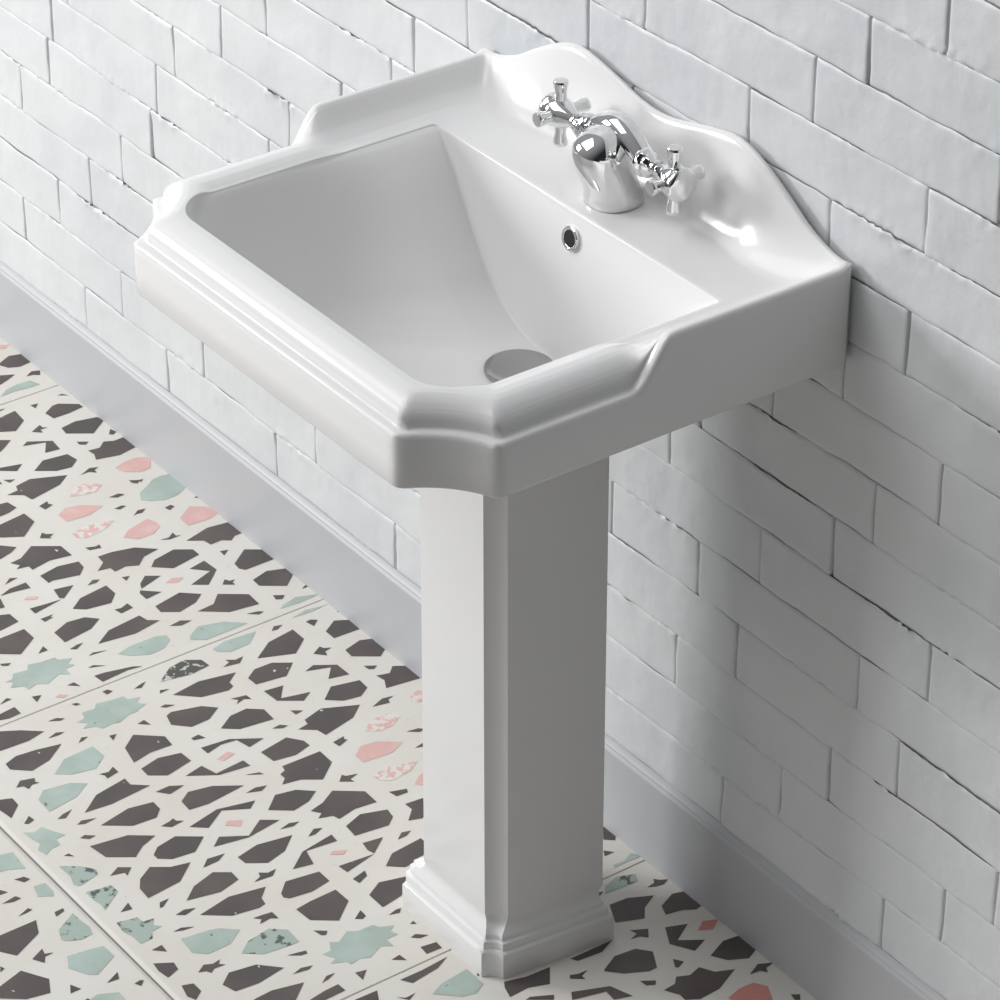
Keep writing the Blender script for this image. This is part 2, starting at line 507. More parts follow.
k 2052,398 2023,359 2017,324 2036,297 2060,295 2065,336 2056,379
d 2080,277 2073,260 2062,261 2073,246 2072,228 2087,245
d 2074,411 2081,395 2083,417
d 2297,310 2295,292 2306,281 2308,293
d 2236,445 2234,428 2250,423 2244,444
d 2271,446 2278,391 2313,338 2321,374 2289,381 2284,412 2293,445
d 2346,366 2335,304 2362,284 2380,283 2390,319 2382,362
d 2327,513 2318,474 2353,465 2348,405 2369,403 2360,463
d 2387,426 2395,401 2405,397
p 2455,234 2436,211 2441,179 2470,141 2486,175 2480,233
d 2397,244 2393,218 2401,222 2406,218 2414,241
d 2448,118 2452,95 2462,84 2463,99
d 2498,134 2494,113 2499,108 2505,116
q 2523,243 2515,210 2529,170 2531,151 2550,178 2555,223 2540,241
d 2422,374 2417,361 2404,358 2406,278 2446,279 2480,321 2457,353 2450,388 2437,374
d 2502,301 2488,286 2495,282 2502,261 2508,281 2518,279
d 2544,390 2536,358 2517,326 2553,280 2591,281 2585,323 2593,362 2579,366 2570,391 2561,378
d 2617,364 2603,325 2620,278 2643,282 2659,302 2649,367
d 2603,434 2590,414 2597,400 2605,420
d 2664,506 2633,466 2622,398 2643,400 2635,459 2673,469
d 2674,368 2681,329 2710,368 2696,372
d 2703,438 2711,368 2726,435
d 2579,247 2590,216 2600,220 2598,243
d 2625,244 2629,209 2645,200 2666,218 2677,243 2668,267 2645,243
d 2702,313 2689,296 2694,279 2702,294
d 2751,372 2728,343 2722,278 2742,278 2773,312 2773,347
d 2747,438 2740,408 2754,413 2763,435
d 2708,559 2685,535 2696,473 2728,473 2735,514 2728,555 2719,562
d 2800,440 2781,407 2795,360 2817,369 2834,397 2841,440
d 2839,496 2825,475 2843,476 2847,485
d 2864,444 2859,425 2861,416 2870,425
d 2905,428 2901,419 2911,419
d 2935,448 2932,436 2947,420 2946,436
d 2965,449 2970,420 2988,421 2986,451
d 2759,562 2755,531 2754,478 2792,477 2827,520 2797,559 2785,560
g 2885,592 2884,575 2865,565 2874,552 2858,525 2869,510 2870,480 2881,475 2892,452 2901,466 2915,460 2915,483 2936,484 2924,502 2939,532 2930,548 2935,568 2924,570 2913,595 2906,580
d 2964,507 2961,489 2980,487
d 2946,634 2935,618 2937,602 2944,619
d 2956,575 2961,555 2979,575
d 2970,674 2965,642 2964,614 2984,613 2985,652 2984,667
d 2336,581 2335,553 2349,530 2357,564
d 2387,559 2370,535 2380,491 2412,444 2421,524 2416,561
d 2433,453 2429,431 2436,411 2444,428
d 2458,587 2443,521 2461,452 2476,472 2451,516 2480,561
p 2491,534 2482,523 2495,501 2509,513
d 2531,583 2512,560 2540,516 2513,476 2534,448 2544,519
d 2557,463 2551,440 2558,423 2563,438
d 2580,565 2570,519 2583,454 2613,489 2624,531 2602,563
d 2427,626 2424,607 2420,597 2429,596 2437,585 2440,612
d 2533,733 2514,702 2535,673 2544,638 2579,681 2586,749 2555,747
d 2570,629 2553,610 2558,577 2569,597
d 2630,700 2604,669 2590,622 2609,596 2633,597 2644,640
d 2655,579 2648,563 2637,559 2647,546 2646,529 2659,544
d 2676,702 2663,636 2677,570 2699,593 2716,596 2719,610 2710,659
d 2652,735 2648,716 2656,697 2662,722
d 2688,762 2686,746 2697,726 2695,745
d 2607,739 2607,721 2621,741 2620,747
s 2803,700 2783,674 2775,628 2796,603 2834,605 2834,618 2827,671
d 2736,634 2738,617 2741,599 2762,599 2754,610 2756,633 2747,624
d 2803,785 2791,767 2798,753 2795,737 2804,745 2812,737 2810,758 2817,768 2808,772
d 2853,769 2833,744 2842,696 2876,663 2885,718 2880,761
d 2852,642 2860,609 2868,611 2866,623
d 2899,661 2893,641 2899,621 2904,632
d 2915,748 2913,711 2927,657 2956,692 2959,709 2936,741
d 2937,42 2951,29 2951,50
d -964,25 -964,14 -950,5
d -962,91 -959,74 -945,88
d -915,82 -933,55 -934,41 -907,6 -892,5 -887,40 -887,78
d -983,151 -982,140 -979,146 -978,158
d -955,167 -961,128 -916,132 -889,167 -905,195 -937,198
d -867,142 -881,115 -869,115 -863,106 -864,123 -851,125
d -766,18 -782,5 -765,1 -759,12
d -877,211 -864,193 -845,218 -835,234 -852,242
d -829,185 -839,169 -811,125 -774,129 -779,161 -814,139 -824,171
d -779,87 -765,67 -758,78 -766,88
d -731,214 -756,180 -748,127 -718,122 -699,145 -704,177
d -782,264 -769,220 -751,243 -772,270 -784,278
d -738,282 -725,261 -721,277
d -662,146 -675,118 -668,102 -662,114 -651,115 -663,127
q -603,205 -631,181 -629,153 -607,128 -589,154 -594,181
d -588,78 -575,58 -567,70 -575,78
d -556,144 -557,121 -547,112 -545,130
p -558,259 -573,234 -565,205 -536,169 -522,209 -527,257
d -513,157 -515,139 -508,132 -504,149
d -468,140 -481,122 -477,106 -468,119 -470,133
d -609,273 -616,251 -606,254 -598,248 -591,269
p -412,197 -429,176 -439,140 -443,123 -421,115 -404,117 -389,141 -389,175
q -485,272 -491,241 -484,202 -476,179 -460,209 -452,257 -466,271
d -506,331 -521,318 -511,313 -504,301 -497,314 -491,312
d -595,370 -603,311 -565,309 -529,353 -554,393 -583,398
d -662,332 -659,317 -631,312 -623,333 -621,355 -647,355
d -424,277 -416,257 -418,248 -405,251 -411,274
d -529,407 -505,384 -494,402 -485,432 -518,431
d -389,398 -398,354 -389,312 -366,314 -346,334 -360,387 -357,397
d -382,273 -380,242 -368,198 -336,163 -329,200 -308,224 -320,246 -316,273 -333,274 -338,299 -358,275
d -402,468 -416,450 -409,436 -405,453
d -373,495 -384,468 -385,432 -363,434 -370,469
d -366,499 -334,507 -335,517 -359,517
p -335,466 -340,454 -329,436 -322,445
d -302,471 -298,443 -294,405 -290,427 -281,471
d -332,401 -323,362 -294,400 -300,407
d -306,341 -317,323 -310,311 -304,323
d -253,405 -276,375 -285,312 -251,312 -227,335 -236,385
d -292,273 -287,258 -276,272
d -259,472 -259,445 -253,454 -250,449 -246,470
d -316,528 -308,511 -276,510 -269,554 -299,555
d -204,342 -201,328 -208,311 -189,310 -185,338
d -204,474 -220,437 -215,401 -194,381 -174,411 -164,474
d -123,426 -150,387 -159,314 -137,310 -122,291 -111,351
d -247,567 -248,514 -211,514 -178,561 -202,592 -230,597
d -139,478 -144,460 -143,447 -131,468
d -161,533 -177,514 -160,513
d -99,461 -104,449 -95,423
d -66,482 -68,470 -53,451
d -174,608 -164,590 -159,599 -166,609
d -457,74 -460,59 -451,55 -443,70
d -362,143 -359,125 -370,109 -356,110 -353,99 -352,126
d -329,103 -345,45 -338,1 -289,0 -288,17 -278,31 -290,46 -289,72 -309,75
d -240,151 -248,113 -207,110 -171,151 -191,178 -210,123
p -225,215 -233,195 -221,176 -213,194
d -251,256 -270,234 -252,209 -235,263
d -232,268 -203,237 -199,274 -223,274
d -259,70 -253,54 -241,71
d -156,129 -169,116 -159,111 -157,100 -151,109 -141,109
d -168,273 -181,211 -152,179 -134,203 -124,245 -145,275
d -95,286 -99,260 -86,242 -83,267
g -116,630 -117,614 -132,604 -126,577 -141,567 -134,545 -132,515 -122,514 -111,490 -100,507 -89,496 -88,517 -67,519 -80,536 -65,568 -77,585 -70,606 -84,608 -94,630 -108,618
d -40,542 -41,527 -23,523
d -37,486 -35,466 -21,412 -11,397 -16,426 -11,483
p -20,579 -24,568 -12,556 -9,567
d -47,613 -41,596 -26,614
d -59,673 -70,653 -62,646
d -33,688 -37,655 -13,655 -11,680 -16,697 -31,702
g -73,413 -81,380 -81,329 -73,307 -55,310 -38,332 -35,366 -54,398
d 16,500 15,489 25,483 29,497
d 42,447 36,429 35,418 48,435
d 16,566 19,556 26,552 26,562
d 38,628 38,611 48,598 50,608
g 71,587 69,569 51,564 54,539 42,529 49,499 51,476 64,474 71,451 83,468 96,455 102,473 107,479 107,500 118,523 113,538 116,559 103,565 95,588 86,572
d 141,500 137,484 157,482
d 84,654 77,634 84,620 87,633
d 129,617 117,604 122,593 127,606
d 142,561 145,547 159,562
d 14,714 33,682 61,649 70,686 67,744 37,747
d 107,755 97,728 102,688 113,643 143,685 153,727 126,757
g 185,700 156,663 152,601 190,600 214,631 204,674
d 191,557 165,524 203,480 233,483 230,528 239,567
d 262,566 252,525 263,483 294,481 307,538 286,567
d 180,775 166,759 174,734 185,739 191,733 189,748 197,759 184,762
g 234,761 215,740 224,690 243,666 266,701 276,763
d 194,816 203,796 226,797 253,826 221,831 208,833
d 303,762 296,748 293,727 309,749
d 232,635 236,618 227,604 246,604 252,630 241,629
d 363,710 349,646 359,600 383,601 401,619 397,665
d 337,742 331,730 340,705 343,730
d 373,758 370,747 383,732 385,746
d 280,816 265,798 281,796 285,810
d 403,756 415,686 444,648 457,682 476,707 446,749
g 301,830 312,815 306,796 328,786 350,773 351,793 369,795 370,813 380,829 360,834 346,822 326,827
d 400,806 399,796 412,792
s 420,828 442,798 465,780 479,785 489,826 479,833 457,826
d 495,770 482,747 496,728 512,746 502,745
s 509,827 515,806 517,782 540,781 557,806 571,825 554,823 537,827
d 591,807 576,783 595,786
s 611,827 619,791 635,789 638,770 652,780 664,770 666,791 682,799 683,823 657,824 638,830
d 708,817 706,796 726,798
d 739,833 757,804 776,807 785,832 761,836
d 815,825 822,806 846,806 860,825 844,832
g -44,273 -62,243 -47,195 -16,161 -15,215 -15,255 -32,279
k 52,398 23,359 17,324 36,297 60,295 65,336 56,379
d 80,277 73,260 62,261 73,246 72,228 87,245
d 101,400 92,339 108,267 128,294 143,295 149,309 138,361
d 74,411 81,395 83,417
d 120,439 118,428 130,413 128,431
d 174,321 181,291 197,290 189,301 195,321 185,311
d 242,385 219,350 217,314 238,289 274,291 264,358
d 236,445 234,428 250,423 244,444
d 271,446 278,391 313,338 321,374 289,381 284,412 293,445
d 327,513 318,474 353,465 348,405 369,403 360,463
d 387,426 395,401 405,397
d 336,581 335,553 349,530 357,564
d 387,559 370,535 380,491 412,444 421,524 416,561
d 433,453 429,431 436,411 444,428
d 458,587 443,521 461,452 476,472 451,516 480,561
p 491,534 482,523 495,501 509,513
d 531,583 512,560 540,516 513,476 534,448 544,519
d 427,626 424,607 420,597 429,596 437,585 440,612
d 533,733 514,702 535,673 544,638 579,681 586,749 555,747
d 570,629 553,610 558,577 569,597
d 630,700 604,669 590,622 609,596 633,597 644,640
d 655,579 648,563 637,559 647,546 646,529 659,544
d 676,702 663,636 677,570 699,593 716,596 719,610 710,659
d 652,735 648,716 656,697 662,722
d 688,762 686,746 697,726 695,745
d 607,739 607,721 621,741 620,747
d 736,634 738,617 741,599 762,599 754,610 756,633 747,624
d 803,785 791,767 798,753 795,737 804,745 812,737 810,758 817,768 808,772
d 853,769 833,744 842,696 876,663 885,718 880,761
d 2017,151 2018,140 2021,146 2022,158
q 2397,205 2369,181 2371,153 2393,128 2411,154 2406,181
d 2487,157 2485,139 2492,132 2496,149
d 2532,140 2519,122 2523,106 2532,119 2530,133
d 2391,273 2384,251 2394,254 2402,248 2409,269
p 2588,197 2571,176 2561,140 2557,123 2579,115 2596,117 2611,141 2611,175
d 2494,331 2479,318 2489,313 2496,301 2503,314 2509,312
d 2576,277 2584,257 2582,248 2595,251 2589,274
d 2708,273 2713,258 2724,272
d 2741,472 2741,445 2747,454 2750,449 2754,470
d 2796,342 2799,328 2792,311 2811,310 2815,338
d 2839,533 2823,514 2840,513
d 2543,74 2540,59 2549,55 2557,70
d 2638,143 2641,125 2630,109 2644,110 2647,99 2648,126
d 2671,103 2655,45 2662,1 2711,0 2712,17 2722,31 2710,46 2711,72 2691,75
d 2711,208 2693,190 2683,140 2705,109 2728,109 2740,175
d 2760,151 2752,113 2793,110 2829,151 2809,178 2790,123
p 2775,215 2767,195 2779,176 2787,194
d 2749,256 2730,234 2748,209 2765,263
d 2768,268 2797,237 2801,274 2777,274
d 2741,70 2747,54 2759,71
d 2844,129 2831,116 2841,111 2843,100 2849,109 2859,109
d 2832,273 2819,211 2848,179 2866,203 2876,245 2855,275
d 2932,71 2945,52 2954,63 2948,74
d 2956,146 2962,123 2969,115 2972,128
d 2905,286 2901,260 2914,242 2917,267
d 2960,542 2959,527 2977,523
p 2980,579 2976,568 2988,556 2991,567
d 2953,613 2959,596 2974,614
g 2927,413 2919,380 2919,329 2927,307 2945,310 2962,332 2965,366 2946,398
d 3016,500 3015,489 3025,483 3029,497
d 3042,447 3036,429 3035,418 3048,435
d 3016,566 3019,556 3026,552 3026,562
d 3038,628 3038,611 3048,598 3050,608
g 3071,587 3069,569 3051,564 3054,539 3042,529 3049,499 3051,476 3064,474 3071,451 3083,468 3096,455 3102,473 3107,479 3107,500 3118,523 3113,538 3116,559 3103,565 3095,588 3086,572
d 3141,500 3137,484 3157,482
d 3084,654 3077,634 3084,620 3087,633
d 3129,617 3117,604 3122,593 3127,606
d 3142,561 3145,547 3159,562
d 3014,714 3033,682 3061,649 3070,686 3067,744 3037,747
d 3107,755 3097,728 3102,688 3113,643 3143,685 3153,727 3126,757
g 3185,700 3156,663 3152,601 3190,600 3214,631 3204,674
d 3180,775 3166,759 3174,734 3185,739 3191,733 3189,748 3197,759 3184,762
g 2956,273 2938,243 2953,195 2984,161 2985,215 2985,255 2968,279
g 3019,262 3009,231 3016,163 3044,196 3046,239 3031,259
d 3033,139 3022,127 3027,111 3035,127
d 3093,210 3061,164 3052,104 3091,104 3122,143
k 3052,398 3023,359 3017,324 3036,297 3060,295 3065,336 3056,379
d 3080,277 3073,260 3062,261 3073,246 3072,228 3087,245
d 3101,400 3092,339 3108,267 3128,294 3143,295 3149,309 3138,361
d 3074,411 3081,395 3083,417
d 3120,439 3118,428 3130,413 3128,431
d 3137,259 3120,234 3121,196 3144,164 3173,197 3163,258
d 3174,321 3181,291 3197,290 3189,301 3195,321 3185,311
d 3045,70 3044,58 3053,48 3066,65
d 3142,117 3129,94 3138,91 3145,78 3149,95 3162,99
d -1204,342 -1201,328 -1208,311 -1189,310 -1185,338
d -1204,474 -1220,437 -1215,401 -1194,381 -1174,411 -1164,474
d -1123,426 -1150,387 -1159,314 -1137,310 -1122,291 -1111,351
d -1139,478 -1144,460 -1143,447 -1131,468
d -1161,533 -1177,514 -1160,513
d -1099,461 -1104,449 -1095,423
d -1066,482 -1068,470 -1053,451
d -1174,608 -1164,590 -1159,599 -1166,609
d -1156,129 -1169,116 -1159,111 -1157,100 -1151,109 -1141,109
d -1168,273 -1181,211 -1152,179 -1134,203 -1124,245 -1145,275
d -1068,71 -1055,52 -1046,63 -1052,74
d -1044,146 -1038,123 -1031,115 -1028,128
d -1095,286 -1099,260 -1086,242 -1083,267
g -1116,630 -1117,614 -1132,604 -1126,577 -1141,567 -1134,545 -1132,515 -1122,514 -1111,490 -1100,507 -1089,496 -1088,517 -1067,519 -1080,536 -1065,568 -1077,585 -1070,606 -1084,608 -1094,630 -1108,618
d -1040,542 -1041,527 -1023,523
d -1037,486 -1035,466 -1021,412 -1011,397 -1016,426 -1011,483
p -1020,579 -1024,568 -1012,556 -1009,567
d -1047,613 -1041,596 -1026,614
d -1059,673 -1070,653 -1062,646
d -1033,688 -1037,655 -1013,655 -1011,680 -1016,697 -1031,702
g -1073,413 -1081,380 -1081,329 -1073,307 -1055,310 -1038,332 -1035,366 -1054,398
d -984,500 -985,489 -975,483 -971,497
d -958,447 -964,429 -965,418 -952,435
d -984,566 -981,556 -974,552 -974,562
d -962,628 -962,611 -952,598 -950,608
g -929,587 -931,569 -949,564 -946,539 -958,529 -951,499 -949,476 -936,474 -929,451 -917,468 -904,455 -898,473 -893,479 -893,500 -882,523 -887,538 -884,559 -897,565 -905,588 -914,572
d -859,500 -863,484 -843,482
d -916,654 -923,634 -916,620 -913,633
d -871,617 -883,604 -878,593 -873,606
d -858,561 -855,547 -841,562
d -986,714 -967,682 -939,649 -930,686 -933,744 -963,747
d -893,755 -903,728 -898,688 -887,643 -857,685 -847,727 -874,757
g -815,700 -844,663 -848,601 -810,600 -786,631 -796,674
d -809,557 -835,524 -797,480 -767,483 -770,528 -761,567
d -738,566 -748,525 -737,483 -706,481 -693,538 -714,567
d -820,775 -834,759 -826,734 -815,739 -809,733 -811,748 -803,759 -816,762
g -766,761 -785,740 -776,690 -757,666 -734,701 -724,763
d -806,816 -797,796 -774,797 -747,826 -779,831 -792,833
d -697,762 -704,748 -707,727 -691,749
d -768,635 -764,618 -773,604 -754,604 -748,630 -759,629
d -637,710 -651,646 -641,600 -617,601 -599,619 -603,665
d -663,742 -669,730 -660,705 -657,730
d -627,758 -630,747 -617,732 -615,746
d -720,816 -735,798 -719,796 -715,810
d -597,756 -585,686 -556,648 -543,682 -524,707 -554,749
g -699,830 -688,815 -694,796 -672,786 -650,773 -649,793 -631,795 -630,813 -620,829 -640,834 -654,822 -674,827
d -600,806 -601,796 -588,792
s -580,828 -558,798 -535,780 -521,785 -511,826 -521,833 -543,826
d -505,770 -518,747 -504,728 -488,746 -498,745
s -491,827 -485,806 -483,782 -460,781 -443,806 -429,825 -446,823 -463,827
d -409,807 -424,783 -405,786
s -389,827 -381,791 -365,789 -362,770 -348,780 -336,770 -334,791 -318,799 -317,823 -343,824 -362,830
d -292,817 -294,796 -274,798
d -261,833 -243,804 -224,807 -215,832 -239,836
d -185,825 -178,806 -154,806 -140,825 -156,832
g -1044,273 -1062,243 -1047,195 -1016,161 -1015,215 -1015,255 -1032,279
d -967,139 -978,127 -973,111 -965,127
k -948,398 -977,359 -983,324 -964,297 -940,295 -935,336 -944,379
d -920,277 -927,260 -938,261 -927,246 -928,228 -913,245
d -899,400 -908,339 -892,267 -872,294 -857,295 -851,309 -862,361
d -926,411 -919,395 -917,417
d -880,439 -882,428 -870,413 -872,431
d -826,321 -819,291 -803,290 -811,301 -805,321 -815,311
d -758,385 -781,350 -783,314 -762,289 -726,291 -736,358
d -731,252 -717,233 -714,251
d -703,310 -705,292 -694,281 -692,293
d -764,445 -766,428 -750,423 -756,444
d -729,446 -722,391 -687,338 -679,374 -711,381 -716,412 -707,445
d -673,513 -682,474 -647,465 -652,405 -631,403 -640,463
d -613,426 -605,401 -595,397
d -955,70 -956,58 -947,48 -934,65
d -770,63 -756,42 -750,53 -755,62
q -638,50 -646,30 -641,15 -625,16 -610,30 -616,51
d -603,244 -607,218 -599,222 -594,218 -586,241
d -502,134 -506,113 -501,108 -495,116
d -456,390 -464,358 -483,326 -447,280 -409,281 -415,323 -407,362 -421,366 -430,391 -439,378
d -397,434 -410,414 -403,400 -395,420
d -421,247 -410,216 -400,220 -402,243
d -298,313 -311,296 -306,279 -298,294
d -253,438 -260,408 -246,413 -237,435
d -161,496 -175,475 -157,476 -153,485
d -65,448 -68,436 -53,420 -54,436
d -177,570 -162,551 -154,559 -158,566
d -36,507 -39,489 -20,487
d -54,634 -65,618 -63,602 -56,619
d -44,575 -39,555 -21,575
d -664,581 -665,553 -651,530 -643,564
d -613,559 -630,535 -620,491 -588,444 -579,524 -584,561
d -567,453 -571,431 -564,411 -556,428
d -542,587 -557,521 -539,452 -524,472 -549,516 -520,561
p -509,534 -518,523 -505,501 -491,513
d -469,583 -488,560 -460,516 -487,476 -466,448 -456,519
d -443,463 -449,440 -442,423 -437,438
d -573,626 -576,607 -580,597 -571,596 -563,585 -560,612
d -467,733 -486,702 -465,673 -456,638 -421,681 -414,749 -445,747
d -430,629 -447,610 -442,577 -431,597
d -370,700 -396,669 -410,622 -391,596 -367,597 -356,640
d -345,579 -352,563 -363,559 -353,546 -354,529 -341,544
d -324,702 -337,636 -323,570 -301,593 -284,596 -281,610 -290,659
d -348,735 -352,716 -344,697 -338,722
d -312,762 -314,746 -303,726 -305,745
d -393,739 -393,721 -379,741 -380,747
d -264,634 -262,617 -259,599 -238,599 -246,610 -244,633 -253,624
d -197,785 -209,767 -202,753 -205,737 -196,745 -188,737 -190,758 -183,768 -192,772
d -147,769 -167,744 -158,696 -124,663 -115,718 -120,761
d 3036,25 3036,14 3050,5
d 3038,91 3041,74 3055,88
d 3085,82 3067,55 3066,41 3093,6 3108,5 3113,40 3113,78
d 3017,151 3018,140 3021,146 3022,158
d -1185,825 -1178,806 -1154,806 -1140,825 -1156,832
d -1161,496 -1175,475 -1157,476 -1153,485
d -1065,448 -1068,436 -1053,420 -1054,436
d -1177,570 -1162,551 -1154,559 -1158,566
d -1036,507 -1039,489 -1020,487
d -1054,634 -1065,618 -1063,602 -1056,619
d -1044,575 -1039,555 -1021,575
d -1197,785 -1209,767 -1202,753 -1205,737 -1196,745 -1188,737 -1190,758 -1183,768 -1192,772
d -1147,769 -1167,744 -1158,696 -1124,663 -1115,718 -1120,761
d -1063,42 -1049,29 -1049,50
d 1036,878 1036,867 1050,858
d 1038,944 1041,927 1055,941
d 1085,935 1067,908 1066,894 1093,859 1108,858 1113,893 1113,931
d 1017,1004 1018,993 1021,999 1022,1011
d 1045,1020 1039,981 1084,985 1111,1020 1095,1048 1063,1051
d 1133,995 1119,968 1131,968 1137,959 1136,976 1149,978
d 1234,871 1218,858 1235,854 1241,865
d 1123,1064 1136,1046 1155,1071 1165,1087 1148,1095
d 1171,1038 1161,1022 1189,978 1226,982 1221,1014 1186,992 1176,1024
d 1221,940 1235,920 1242,931 1234,941
d 1269,1067 1244,1033 1252,980 1282,975 1301,998 1296,1030
d 1218,1117 1231,1073 1249,1096 1228,1123 1216,1131
d 1262,1135 1275,1114 1279,1130
d 1338,999 1325,971 1332,955 1338,967 1349,968 1337,980
q 1397,1058 1369,1034 1371,1006 1393,981 1411,1007 1406,1034
d 1444,997 1443,974 1453,965 1455,983
p 1442,1112 1427,1087 1435,1058 1464,1022 1478,1062 1473,1110
d 1487,1010 1485,992 1492,985 1496,1002
d 1391,1126 1384,1104 1394,1107 1402,1101 1409,1122
q 1515,1125 1509,1094 1516,1055 1524,1032 1540,1062 1548,1110 1534,1124
d 1494,1184 1479,1171 1489,1166 1496,1154 1503,1167 1509,1165
d 1405,1223 1397,1164 1435,1162 1471,1206 1446,1246 1417,1251
d 1338,1185 1341,1170 1369,1165 1377,1186 1379,1208 1353,1208
d 1576,1130 1584,1110 1582,1101 1595,1104 1589,1127
d 1471,1260 1495,1237 1506,1255 1515,1285 1482,1284
d 1611,1251 1602,1207 1611,1165 1634,1167 1654,1187 1640,1240 1643,1250
d 1598,1321 1584,1303 1591,1289 1595,1306
d 1627,1348 1616,1321 1615,1285 1637,1287 1630,1322
d 1634,1352 1666,1360 1665,1370 1641,1370
p 1665,1319 1660,1307 1671,1289 1678,1298
d 1698,1324 1702,1296 1706,1258 1710,1280 1719,1324
d 1668,1254 1677,1215 1706,1253 1700,1260
d 1694,1194 1683,1176 1690,1164 1696,1176
d 1747,1258 1724,1228 1715,1165 1749,1165 1773,1188 1764,1238
d 1708,1126 1713,1111 1724,1125
d 1741,1325 1741,1298 1747,1307 1750,1302 1754,1323
d 1684,1381 1692,1364 1724,1363 1731,1407 1701,1408
d 1796,1195 1799,1181 1792,1164 1811,1163 1815,1191
d 1796,1327 1780,1290 1785,1254 1806,1234 1826,1264 1836,1327
d 1877,1279 1850,1240 1841,1167 1863,1163 1878,1144 1889,1204
d 1753,1420 1752,1367 1789,1367 1822,1414 1798,1445 1770,1450
d 1861,1331 1856,1313 1857,1300 1869,1321
d 1839,1386 1823,1367 1840,1366
d 1901,1314 1896,1302 1905,1276
d 1934,1335 1932,1323 1947,1304
d 1826,1461 1836,1443 1841,1452 1834,1462
d 1760,1004 1752,966 1793,963 1829,1004 1809,1031 1790,976
p 1775,1068 1767,1048 1779,1029 1787,1047
d 1749,1109 1730,1087 1748,1062 1765,1116
d 1768,1121 1797,1090 1801,1127 1777,1127
d 1844,982 1831,969 1841,964 1843,953 1849,962 1859,962
d 1832,1126 1819,1064 1848,1032 1866,1056 1876,1098 1855,1128
d 1932,924 1945,905 1954,916 1948,927
d 1956,999 1962,976 1969,968 1972,981
d 1905,1139 1901,1113 1914,1095 1917,1120
g 1884,1483 1883,1467 1868,1457 1874,1430 1859,1420 1866,1398 1868,1368 1878,1367 1889,1343 1900,1360 1911,1349 1912,1370 1933,1372 1920,1389 1935,1421 1923,1438 1930,1459 1916,1461 1906,1483 1892,1471
d 1960,1395 1959,1380 1977,1376
d 1963,1339 1965,1319 1979,1265 1989,1250 1984,1279 1989,1336
p 1980,1432 1976,1421 1988,1409 1991,1420
d 1953,1466 1959,1449 1974,1467
d 1941,1526 1930,1506 1938,1499
d 1967,1541 1963,1508 1987,1508 1989,1533 1984,1550 1969,1555
g 1927,1266 1919,1233 1919,1182 1927,1160 1945,1163 1962,1185 1965,1219 1946,1251
d 2016,1353 2015,1342 2025,1336 2029,1350
d 2042,1300 2036,1282 2035,1271 2048,1288
d 2016,1419 2019,1409 2026,1405 2026,1415
d 2038,1481 2038,1464 2048,1451 2050,1461
g 2071,1440 2069,1422 2051,1417 2054,1392 2042,1382 2049,1352 2051,1329 2064,1327 2071,1304 2083,1321 2096,1308 2102,1326 2107,1332 2107,1353 2118,1376 2113,1391 2116,1412 2103,1418 2095,1441 2086,1425
d 2141,1353 2137,1337 2157,1335
d 2084,1507 2077,1487 2084,1473 2087,1486
d 2129,1470 2117,1457 2122,1446 2127,1459
d 2142,1414 2145,1400 2159,1415
d 2014,1567 2033,1535 2061,1502 2070,1539 2067,1597 2037,1600
d 2107,1608 2097,1581 2102,1541 2113,1496 2143,1538 2153,1580 2126,1610
g 2185,1553 2156,1516 2152,1454 2190,1453 2214,1484 2204,1527
d 2191,1410 2165,1377 2203,1333 2233,1336 2230,1381 2239,1420
d 2262,1419 2252,1378 2263,1336 2294,1334 2307,1391 2286,1420
d 2180,1628 2166,1612 2174,1587 2185,1592 2191,1586 2189,1601 2197,1612 2184,1615
g 2234,1614 2215,1593 2224,1543 2243,1519 2266,1554 2276,1616
d 2194,1669 2203,1649 2226,1650 2253,1679 2221,1684 2208,1686
d 2303,1615 2296,1601 2293,1580 2309,1602
d 2232,1488 2236,1471 2227,1457 2246,1457 2252,1483 2241,1482
d 2363,1563 2349,1499 2359,1453 2383,1454 2401,1472 2397,1518
d 2337,1595 2331,1583 2340,1558 2343,1583
d 2373,1611 2370,1600 2383,1585 2385,1599
d 2280,1669 2265,1651 2281,1649 2285,1663
d 2403,1609 2415,1539 2444,1501 2457,1535 2476,1560 2446,1602
g 2301,1683 2312,1668 2306,1649 2328,1639 2350,1626 2351,1646 2369,1648 2370,1666 2380,1682 2360,1687 2346,1675 2326,1680
d 2400,1659 2399,1649 2412,1645
s 2420,1681 2442,1651 2465,1633 2479,1638 2489,1679 2479,1686 2457,1679
d 2495,1623 2482,1600 2496,1581 2512,1599 2502,1598
s 2509,1680 2515,1659 2517,1635 2540,1634 2557,1659 2571,1678 2554,1676 2537,1680
d 2591,1660 2576,1636 2595,1639
s 2611,1680 2619,1644 2635,1642 2638,1623 2652,1633 2664,1623 2666,1644 2682,1652 2683,1676 2657,1677 2638,1683
d 2708,1670 2706,1649 2726,1651
d 2739,1686 2757,1657 2776,1660 2785,1685 2761,1689
d 2815,1678 2822,1659 2846,1659 2860,1678 2844,1685
g 1956,1126 1938,1096 1953,1048 1984,1014 1985,1068 1985,1108 1968,1132
g 2019,1115 2009,1084 2016,1016 2044,1049 2046,1092 2031,1112
d 2033,992 2022,980 2027,964 2035,980
d 2093,1063 2061,1017 2052,957 2091,957 2122,996
k 2052,1251 2023,1212 2017,1177 2036,1150 2060,1148 2065,1189 2056,1232
d 2080,1130 2073,1113 2062,1114 2073,1099 2072,1081 2087,1098
d 2101,1253 2092,1192 2108,1120 2128,1147 2143,1148 2149,1162 2138,1214
d 2074,1264 2081,1248 2083,1270
d 2120,1292 2118,1281 2130,1266 2128,1284
d 2137,1112 2120,1087 2121,1049 2144,1017 2173,1050 2163,1111
